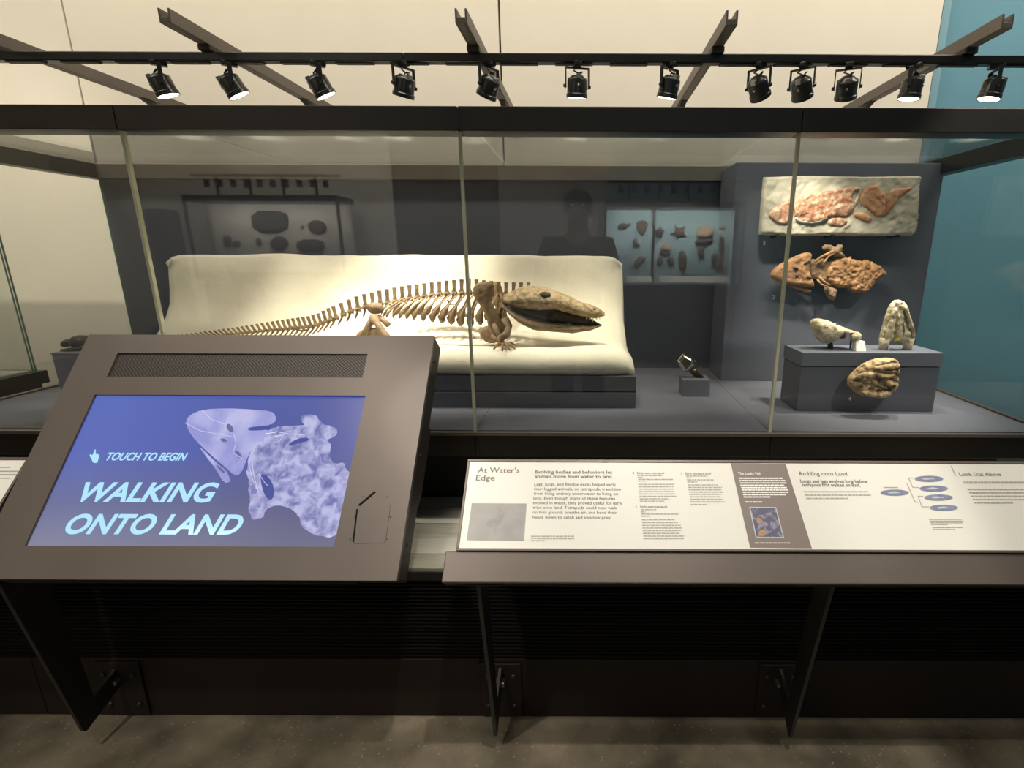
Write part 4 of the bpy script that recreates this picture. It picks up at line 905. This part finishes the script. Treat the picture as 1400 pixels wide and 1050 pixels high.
MB().fbox(FK, gx0 - .003, gx1 + .003, gv0 - .003, gv1 + .003, -.0115, -.0045).build('speaker_grille', 'perforated', kk)
WS0 = -.0068
def kflat(pts, k=4.567, o=(220, 530), sm=1):
    return smooth_poly([UVK(o[0] + x / k, o[1] + y / k) for x, y in pts], sm)
def clipx(pts): return [(min(u, sx1 - .002), max(v, sv0 + .002)) for u, v in pts]
def jagged(P, d=.006, a=.0045): return [(p.x + mn.noise(Vector((p.x * 90, p.y * 90, 1))) * a, p.y + mn.noise(Vector((p.x * 90, p.y * 90, 6))) * a) for p in densify(P, d)]
mb = MB(); flat_poly(mb, clipx(jagged(kflat([(560, 330), (600, 290), (700, 240), (800, 225), (890, 240), (865, 200), (870, 165), (950, 155), (1000, 220), (1060, 230), (1100, 265), (1080, 300), (1030, 320), (1055, 350), (1045, 430), (1080, 470), (1135, 460), (1145, 500), (1175, 530), (1160, 620), (1170, 650), (1150, 690), (1158, 730), (1130, 780), (1135, 830), (1110, 915), (1010, 935), (940, 910), (885, 890), (830, 760), (740, 730), (690, 735), (640, 760), (630, 800), (580, 825), (535, 810), (545, 640), (520, 500)]))), FK, WS0); mb.build('picture_body', 'pic_body', sc)
mb = MB(); flat_poly(mb, kflat([(140, 215), (165, 165), (250, 130), (400, 122), (560, 130), (680, 140), (710, 170), (705, 215), (640, 235), (540, 240), (530, 262), (600, 262), (660, 256), (690, 280), (580, 340), (530, 430), (505, 500), (480, 540), (450, 545), (400, 500), (330, 440), (240, 360), (175, 290)]), FK, WS0 + .0003); mb.build('picture_skull', 'pic_skull', sc)
mb = MB(); flat_poly(mb, kflat([(232, 362), (330, 460), (400, 515), (412, 545), (428, 580), (385, 597), (330, 500), (240, 385)]), FK, WS0 + .0003); mb.build('picture_jaw', 'pic_skull', sc)
mb = MB()
for pts in ([(395, 240), (410, 215), (440, 240), (445, 275), (420, 272)], [(355, 318), (380, 308), (408, 325), (385, 340)], [(445, 395), (470, 385), (500, 425), (480, 440)], [(330, 470), (390, 515), (385, 535), (350, 505)]): flat_poly(mb, kflat(pts), FK, WS0 + .0006)
mb.build('picture_openings', 'pic_hole', sc)
mb = MB()
for pts in ([(535, 250), (620, 232), (690, 232), (640, 255), (560, 262)], [(785, 345), (850, 312), (905, 305), (922, 325), (840, 345), (800, 362)], [(610, 530), (660, 545), (700, 620), (690, 700), (650, 690), (620, 620)]): flat_poly(mb, kflat(pts), FK, WS0 + .0006)
mb.build('picture_gaps', 'pic_gap', sc)['kind'] = 'stuff'
mb = MB()
for pts in ([(140, 215), (240, 265), (350, 285), (430, 300)], [(250, 135), (300, 190), (390, 225), (420, 210)], [(445, 280), (460, 340), (440, 400), (500, 440)], [(560, 470), (570, 540), (600, 650)], [(540, 480), (560, 560), (590, 630)], [(600, 530), (640, 590), (660, 610)], [(700, 300), (760, 290), (720, 340)], [(640, 285), (720, 270), (800, 285), (880, 290)]):
    q = [UVK(220 + x / 4.567, 530 + y / 4.567) for x, y in pts]
    mb.tube([FK(u, v, WS0 + .0006) for u, v in q], .0008, 5)
mb.build('picture_sutures', 'pic_line', sc)
for s, a, b, y, c_, nm in (('TOUCH TO BEGIN', 141.5, 252, 628, 10.5, 'prompt_lettering'), ('WALKING', 103, 291, 684.5, 26.5, 'title_lettering'), ('ONTO LAND', 83, 326, 728.5, 27, 'title_lettering')):
    tx = MB(); put_text(tx, s, FK, UVK, a, b, y, c_, shear=.25, bold=.03, wv=WS0 + .0012, res=5); tx.build(nm, 'screen_text', sc)
hand = [(124.5, 632), (122.5, 627), (119.5, 621.5), (121, 619.5), (124, 622), (126.4, 613.5), (128.6, 613.8), (127.6, 620), (131, 619.5), (133, 621.5), (131.5, 628), (130, 632)]
tx = MB(); flat_poly(tx, smooth_poly([UVK(*p) for p in hand]), FK, WS0 + .0012); tx.build('hand_icon', 'screen_text', sc)
# arrow-shaped tactile badge beside the screen
ar = [UVK(*p) for p in ((484, 743), (490, 694), (516, 672), (534, 690), (527, 742))]
mb = MB(); mb.prism(ar, lambda u, v: FK(u, v, -.004), lambda u, v: FK(u, v, .0012)); mb.build('arrow_badge', 'bronze', kk)
mb = MB()
for a, b in ((0, 1), (1, 2)):
    (ua, va), (ub, vb_) = ar[a], ar[b]; d = Vector((ub - ua, vb_ - va)).normalized(); n = Vector((-d.y, d.x))
    mb.tube([FK(ua + d.x * .004 + n.x * .002, va + d.y * .004 + n.y * .002, .0005), FK(ub - d.x * .004 + n.x * .002, vb_ - d.y * .004 + n.y * .002, .0005)], .0042, 6, .4)
mb.build('badge_slot', 'slot_black', kk)
for px, py in ((497, 678), (530, 679), (485, 706.5), (534, 706.5), (478.5, 737), (529, 736)):
    u, v = UVK(px, py); MB().ball(FK(u, v, .0002), .0022, 8, 5).build('rivet', 'rivet', kk)
for v in (.08, .3, .57): MB().ball(FK(KX1 - .0, v, -.03), .004, 8, 5).build('screw', 'slot_black', kk)
LX = -1.373
def lpt(px, py): h = hit(px, py, (LX, 0, 0), (1, 0, 0)); return (h.y, h.z)
o0, t0, t1, a1, a0, i0, i1 = lpt(0, 835), lpt(112, 1000), lpt(117, 999), lpt(171, 948), lpt(160, 925), lpt(127, 953), lpt(69, 864)
oo = (o0[0] + (o0[0] - t0[0]) * .12, o0[1] + (o0[1] - t0[1]) * .12)
ii = (i1[0] + (i1[0] - i0[0]) * .5, i1[1] + (i1[1] - i0[1]) * .5)
KLEG = [(1.02, .655), t0, t1, (1.226, .115), (1.226, .175), i0, (1.12, .70)]
leg(kk, LX, 0, LX - .06, LX + .07, pts=KLEG)

# ================================================================== the gallery behind the viewer, mirrored in the glass
def RP(px, py, Yv): v = atY(px, py, Yv); return Vector((v.x, 3 - Yv, v.z))
def opp_case(name, px0, px1, ytop, ybot, back, label, Yb=6.85, depth=.40, divs=()):
    a, b = RP(px0, ytop, Yb), RP(px1, ybot, Yb); y = a.y; zt, zb = a.z, b.z
    c = empty(name, ((a.x + b.x) / 2, y, 0), label, 'display case')
    MB().box(a.x - .1, b.x + .1, y - .05, y, zb, zt).build('back_panel', back, c)
    MB().box(a.x - .12, b.x + .12, y - .06, y + depth, zt, zt + .07).build('top_frame', 'beam_dark', c)
    MB().box(a.x - .12, b.x + .12, y - .06, y + depth, zb - .1, zb).build('deck', 'beam_dark', c)
    MB().box(a.x - .1, b.x + .1, y - .05, y + depth - .1, 0, zb - .1).build('base', 'bronze_dark', c)
    for x in (a.x - .11, b.x + .11) + tuple(RP(d, 330, Yb).x for d in divs):
        MB().box(x - .015, x + .015, y + (0.005 if x > a.x and x < b.x else depth - .03), y + (.03 if x > a.x and x < b.x else depth), zb, zt).build('post', 'beam_dark', c)
    MB().box(a.x - .1, b.x + .1, y + depth - .2, y + depth - .17, zt + .3, zt + .33).build('track', 'spot_black', c)
    n = max(3, int((b.x - a.x) / .16))
    for i in range(n):
        x = a.x + (b.x - a.x) * (i + .5) / n; MB().lathe([(.001, .05), (.03, .05), (.035, -.04), (.001, -.04)], 8, Matrix.Translation((x, y + depth - .185, zt + .22))).build('spotlight', 'spot_black', c)
    for k in range(4):
        x = a.x + (b.x - a.x) * (k + .5) / 4; MB().box(x - .012, x + .012, y + depth - .2, y + depth - .17, zt + .07, zt + .3).build('track_post', 'spot_black', c)
    l = area('case_light', ((a.x + b.x) / 2, y + .33, zt - .02), ((a.x + b.x) / 2, y, (zt + zb) / 2 - .15), (b.x - a.x), .1, 15 if back == 'case_white' else 42, NEUT)
    return c
def opp_piece(name, pts, m, label, h=.05, Yv=6.78, cat='fossil', grp='specimens mirrored in the glass', base=None, sm=1):
    P = [(RP(x, y, Yv).x, RP(x, y, Yv).z) for x, y in pts]; y0 = 3 - Yv - .07
    F = lambda u, v, q: (u, y0 + q, v)
    mb = MB(); relief(mb, smooth_poly(P, sm), F, h, h * 1.2, .03, .008, 14, seed=len(pts)); o = mb.build(name, m, smooth=True)
    return tag(o, label, cat, grp)
opp_case('opposite_case', 294, 478, 279, 372, 'case_white', 'pale lit case with dark slabs, mirrored in the glass above the tail')
for pts, lb in (([(337, 288), (384, 287), (391, 300), (388, 317), (342, 319)], 'large dark slab mirrored at the top of the pale lit case'), ([(408, 307), (411, 309), (411, 313), (407, 313)], 'tiny round specimen mirrored beside the dark hexagonal rock'),
                ([(417, 304), (428, 299), (442, 305), (443, 317), (430, 321), (419, 316)], 'dark hexagonal rock mirrored at the right of the pale case'), ([(401, 327), (439, 327), (440, 345), (402, 345)], 'dark flat slab mirrored low in the pale case, right of the round one'),
                ([(365, 328), (377, 321), (389, 327), (390, 337), (378, 344), (366, 339)], 'dark round specimen mirrored just above the backdrop rim'), ([(345, 325), (352, 326), (353, 336), (347, 336)], 'small upright dark specimen mirrored left of the round one'),
                ([(299, 322), (311, 322), (312, 337), (302, 338)], 'dark block mirrored in the niche at the pale case left end'), ([(313, 330), (324, 329), (324, 338), (314, 338)], 'low dark lump mirrored right of the block in the niche')):
    opp_piece('dark_specimen', pts, 'rock_dark', lb)
o = MB(); a, b = RP(190, 285, 6.6), RP(246, 400, 6.6); o.box(a.x, b.x, a.y - .25, a.y, 0, a.z)
tag(o.build('dark_pillar', 'rock_dark', bevel=.04), 'dark rough pillar mirrored left of the pale lit case', 'pillar')
opp_case('opposite_case', 838, 988, 287, 388, 'case_blue', 'blue lit case of small specimens, mirrored right of the backdrop', divs=(893,))
def c7(pts): return [(820 + x / 7, 250 + y / 7) for x, y in pts]
for pts, m, lb in (([(170, 420), (200, 380), (250, 390), (320, 375), (270, 430), (200, 460)], 'rock_dark', 'dark curled specimen mirrored top left in the blue case'), ([(357, 370), (410, 350), (465, 370), (460, 440), (410, 522), (360, 440)], 'rock_brown', 'brown shield-shaped specimen mirrored in the blue case'),
                   ([(318, 550), (375, 515), (350, 560), (405, 600), (360, 620), (325, 600)], 'rock_dark', 'dark hooked specimen mirrored below the brown shield'), ([(330, 760), (390, 690), (455, 720), (410, 760), (370, 830), (335, 810)], 'rock_brown', 'bird-like brown specimen mirrored low left in the blue case'),
                   ([(530, 470), (570, 430), (595, 410), (605, 450), (635, 450), (605, 490), (605, 540), (570, 510), (540, 530), (555, 490)], 'rock_dark', 'small grey star-shaped specimen mirrored in the blue case'),
                   ([(665, 480), (735, 470), (722, 370), (765, 445), (850, 385), (800, 470), (855, 520), (780, 500), (745, 555), (735, 500)], 'rock_brown', 'large brown star-shaped specimen mirrored in the blue case'),
                   ([(578, 660), (600, 600), (640, 560), (680, 610), (690, 660)], 'rock_pale', 'pale pointed coral mirrored under the small grey star'), ([(578, 662), (690, 662), (680, 695), (588, 695)], 'rock_dark', 'dark base under the mirrored pale pointed coral'),
                   ([(555, 715), (612, 715), (608, 790), (550, 798)], 'rock_dark', 'left of two dark square tiles mirrored in the blue case'), ([(650, 716), (720, 716), (720, 800), (660, 798)], 'rock_dark', 'right of two dark square tiles mirrored in the blue case'),
                   ([(760, 680), (800, 636), (840, 690), (840, 790), (820, 850), (765, 840)], 'rock_brown', 'tall brown leaf-shaped slab mirrored in the blue case'), ([(925, 480), (960, 410), (1030, 398), (1090, 410), (1105, 490), (1080, 530), (935, 535)], 'rock_pale', 'large pale coral mirrored high in the blue case'),
                   ([(920, 540), (1100, 530), (1095, 580), (925, 595)], 'rock_dark', 'dark stand under the mirrored large pale coral'), ([(955, 610), (1015, 612), (1005, 735), (950, 720)], 'rock_brown', 'short brown stem mirrored below the large coral'),
                   ([(1150, 420), (1180, 392), (1215, 410), (1210, 440), (1155, 440)], 'rock_pale', 'small pale coral mirrored at the right end of the blue case'), ([(1150, 520), (1205, 515), (1200, 690), (1155, 690)], 'rock_dark', 'tall dark column mirrored at the blue case right end'),
                   ([(1075, 670), (1150, 690), (1195, 740), (1185, 830), (1100, 830)], 'rock_brown', 'rough brown rock mirrored low right in the blue case')):
    opp_piece('small_specimen', c7(pts), m, lb)
for x0, x1, lb in ((858, 892, 'short grey label rail mirrored under the bird-like specimen'), (903, 1000, 'long grey label rail mirrored under the dark square tiles')):
    a, b = RP(x0, 378, 6.1), RP(x1, 386, 6.1); mb = MB(); mb.add([(a.x, a.y, b.z), (b.x, a.y, b.z), (b.x, a.y - .12, a.z), (a.x, a.y - .12, a.z), (a.x, a.y - .12, b.z), (b.x, a.y - .12, b.z)], [(0, 1, 2, 3), (0, 4, 5, 1), (4, 3, 2, 5), (0, 3, 4), (1, 5, 2)])
    tag(mb.build('label_rail', 'rail_grey'), lb, 'sign')

# ------------------------------------------------------------------ the visitor taking the picture (seen only in the glass)
pe = empty('person', (-.05, -.36, 0), 'person in dark clothes holding up a phone, mirrored in the glass', 'person')
def skin(nodes, edges, parent, name, m, sub=2):
    me = bpy.data.meshes.new(name); o = bpy.data.objects.new(name, me); C.objects.link(o); o.parent = parent; org = ORG[parent.name]
    keys = list(nodes); me.from_pydata([Vector(nodes[k][:3]) - org for k in keys], [(keys.index(a), keys.index(b)) for a, b in edges], [])
    md = o.modifiers.new('skin', 'SKIN'); me.skin_vertices[0].data[0].use_root = True
    for i, k in enumerate(keys): r = nodes[k][3]; me.skin_vertices[0].data[i].radius = r if isinstance(r, tuple) else (r, r)
    md.use_smooth_shade = True
    s2_ = o.modifiers.new('sub', 'SUBSURF'); s2_.levels = sub; s2_.render_levels = sub; me.materials.append(M[m]); return o
px_, py_ = -.05, -.36
body = {'pelvis': (px_, py_, .93, (.16, .12)), 'waist': (px_, py_, 1.08, (.145, .105)), 'chest': (px_, py_ + .0, 1.28, (.165, .115)), 'upper': (px_, py_ - .01, 1.40, (.13, .09)), 'neck': (px_, py_ + .01, 1.49, .055), 'jaw': (px_, py_ + .035, 1.575, (.066, .078)), 'head': (px_, py_ + .03, 1.65, (.076, .094)), 'crown': (px_, py_ + .02, 1.70, (.06, .075))}
be = [('pelvis', 'waist'), ('waist', 'chest'), ('chest', 'upper'), ('upper', 'neck'), ('neck', 'jaw'), ('jaw', 'head'), ('head', 'crown')]
for s, t in ((-1, 'l'), (1, 'r')):
    for k, x, y, z, r in (('hip', .095, 0, .88, (.095, .1)), ('knee', .105, .03, .49, .062), ('calf', .105, .0, .33, .058), ('ankle', .11, -.02, .09, .042), ('toe', .125, .13, .035, .036), ('shoulder', .185, -.01, 1.415, .062), ('elbow', .245, .05, 1.14, .047), ('wrist', .075, .235, 1.285, .030), ('palm', .055, .262, 1.318, (.022, .036))):
        body[t + k] = (px_ + s * x, py_ + y, z, r)
    be += [('pelvis', t + 'hip'), (t + 'hip', t + 'knee'), (t + 'knee', t + 'calf'), (t + 'calf', t + 'ankle'), (t + 'ankle', t + 'toe'), ('upper', t + 'shoulder'), (t + 'shoulder', t + 'elbow'), (t + 'elbow', t + 'wrist'), (t + 'wrist', t + 'palm')]
skin(body, be, pe, 'body', 'skin')
for s in (-1, 1):
    hx, hy, hz = px_ + s * .055, py_ + .262, 1.318
    for k in range(4):
        z = hz + .03 - k * .017; MB().tube([(hx, hy, z), (hx + s * .012, hy + .045, z + .003), (hx - s * .006, hy + .072, z + .003), (hx - s * .02, hy + .07, z + .002)], [.0095, .009, .008, .0065], 7).build('finger', 'skin', pe, smooth=True)
    MB().tube([(hx, hy - .005, hz + .02), (hx - s * .02, hy + .005, hz + .04), (hx - s * .04, hy + .018, hz + .045)], [.011, .010, .008], 7).build('thumb', 'skin', pe, smooth=True)
    MB().ball((px_ + s * .031, py_ + .112, 1.655), (.013, .008, .008), 8, 6).build('eye', 'sign_white', pe, smooth=True)
    MB().ball((px_ + s * .082, py_ + .02, 1.635), (.012, .022, .033), 8, 6).build('ear', 'skin', pe, smooth=True)
MB().tube([(px_, py_ + .118, 1.655), (px_, py_ + .138, 1.618), (px_, py_ + .115, 1.61)], [.008, .014, .008], 8).build('nose', 'skin', pe, smooth=True)
MB().tube([(px_ - .024, py_ + .104, 1.575), (px_, py_ + .114, 1.573), (px_ + .024, py_ + .104, 1.575)], [.004, .007, .004], 6).build('mouth', 'clay_red', pe, smooth=True)
MB().ball((px_, py_ + .012, 1.675), (.094, .110, .082), 16, 10).build('hair', 'hair', pe, smooth=True)
cl = {k: (v[0], v[1], v[2], (v[3][0] + .012, v[3][1] + .012) if isinstance(v[3], tuple) else v[3] + .013) for k, v in body.items() if k in ('pelvis', 'waist', 'chest', 'upper', 'lshoulder', 'rshoulder', 'lelbow', 'relbow', 'lwrist', 'rwrist')}
cl['wn'] = (px_, py_, 1.465, .066)
skin(cl, [('pelvis', 'waist'), ('waist', 'chest'), ('chest', 'upper'), ('upper', 'wn'), ('upper', 'lshoulder'), ('lshoulder', 'lelbow'), ('lelbow', 'lwrist'), ('upper', 'rshoulder'), ('rshoulder', 'relbow'), ('relbow', 'rwrist')], pe, 'shirt', 'shirt')
tr_ = {k: (v[0], v[1], v[2], (v[3][0] + .016, v[3][1] + .016) if isinstance(v[3], tuple) else v[3] + .018) for k, v in body.items() if k in ('pelvis', 'lhip', 'rhip', 'lknee', 'rknee', 'lcalf', 'rcalf', 'lankle', 'rankle')}
skin(tr_, [('pelvis', 'lhip'), ('lhip', 'lknee'), ('lknee', 'lcalf'), ('lcalf', 'lankle'), ('pelvis', 'rhip'), ('rhip', 'rknee'), ('rknee', 'rcalf'), ('rcalf', 'rankle')], pe, 'trousers', 'trousers')
for s in (-1, 1):
    MB().ball((px_ + s * .12, py_ + .06, .045), (.05, .14, .044), 12, 8).build('shoe', 'hair', pe, smooth=True)
ph = MB().box(px_ - .08 + .05, px_ + .08 + .05, -.024, -.016, 1.31, 1.39).build('phone', 'spot_black', bevel=.003)
tag(ph, 'black phone held up in both hands, mirrored in the glass', 'phone')
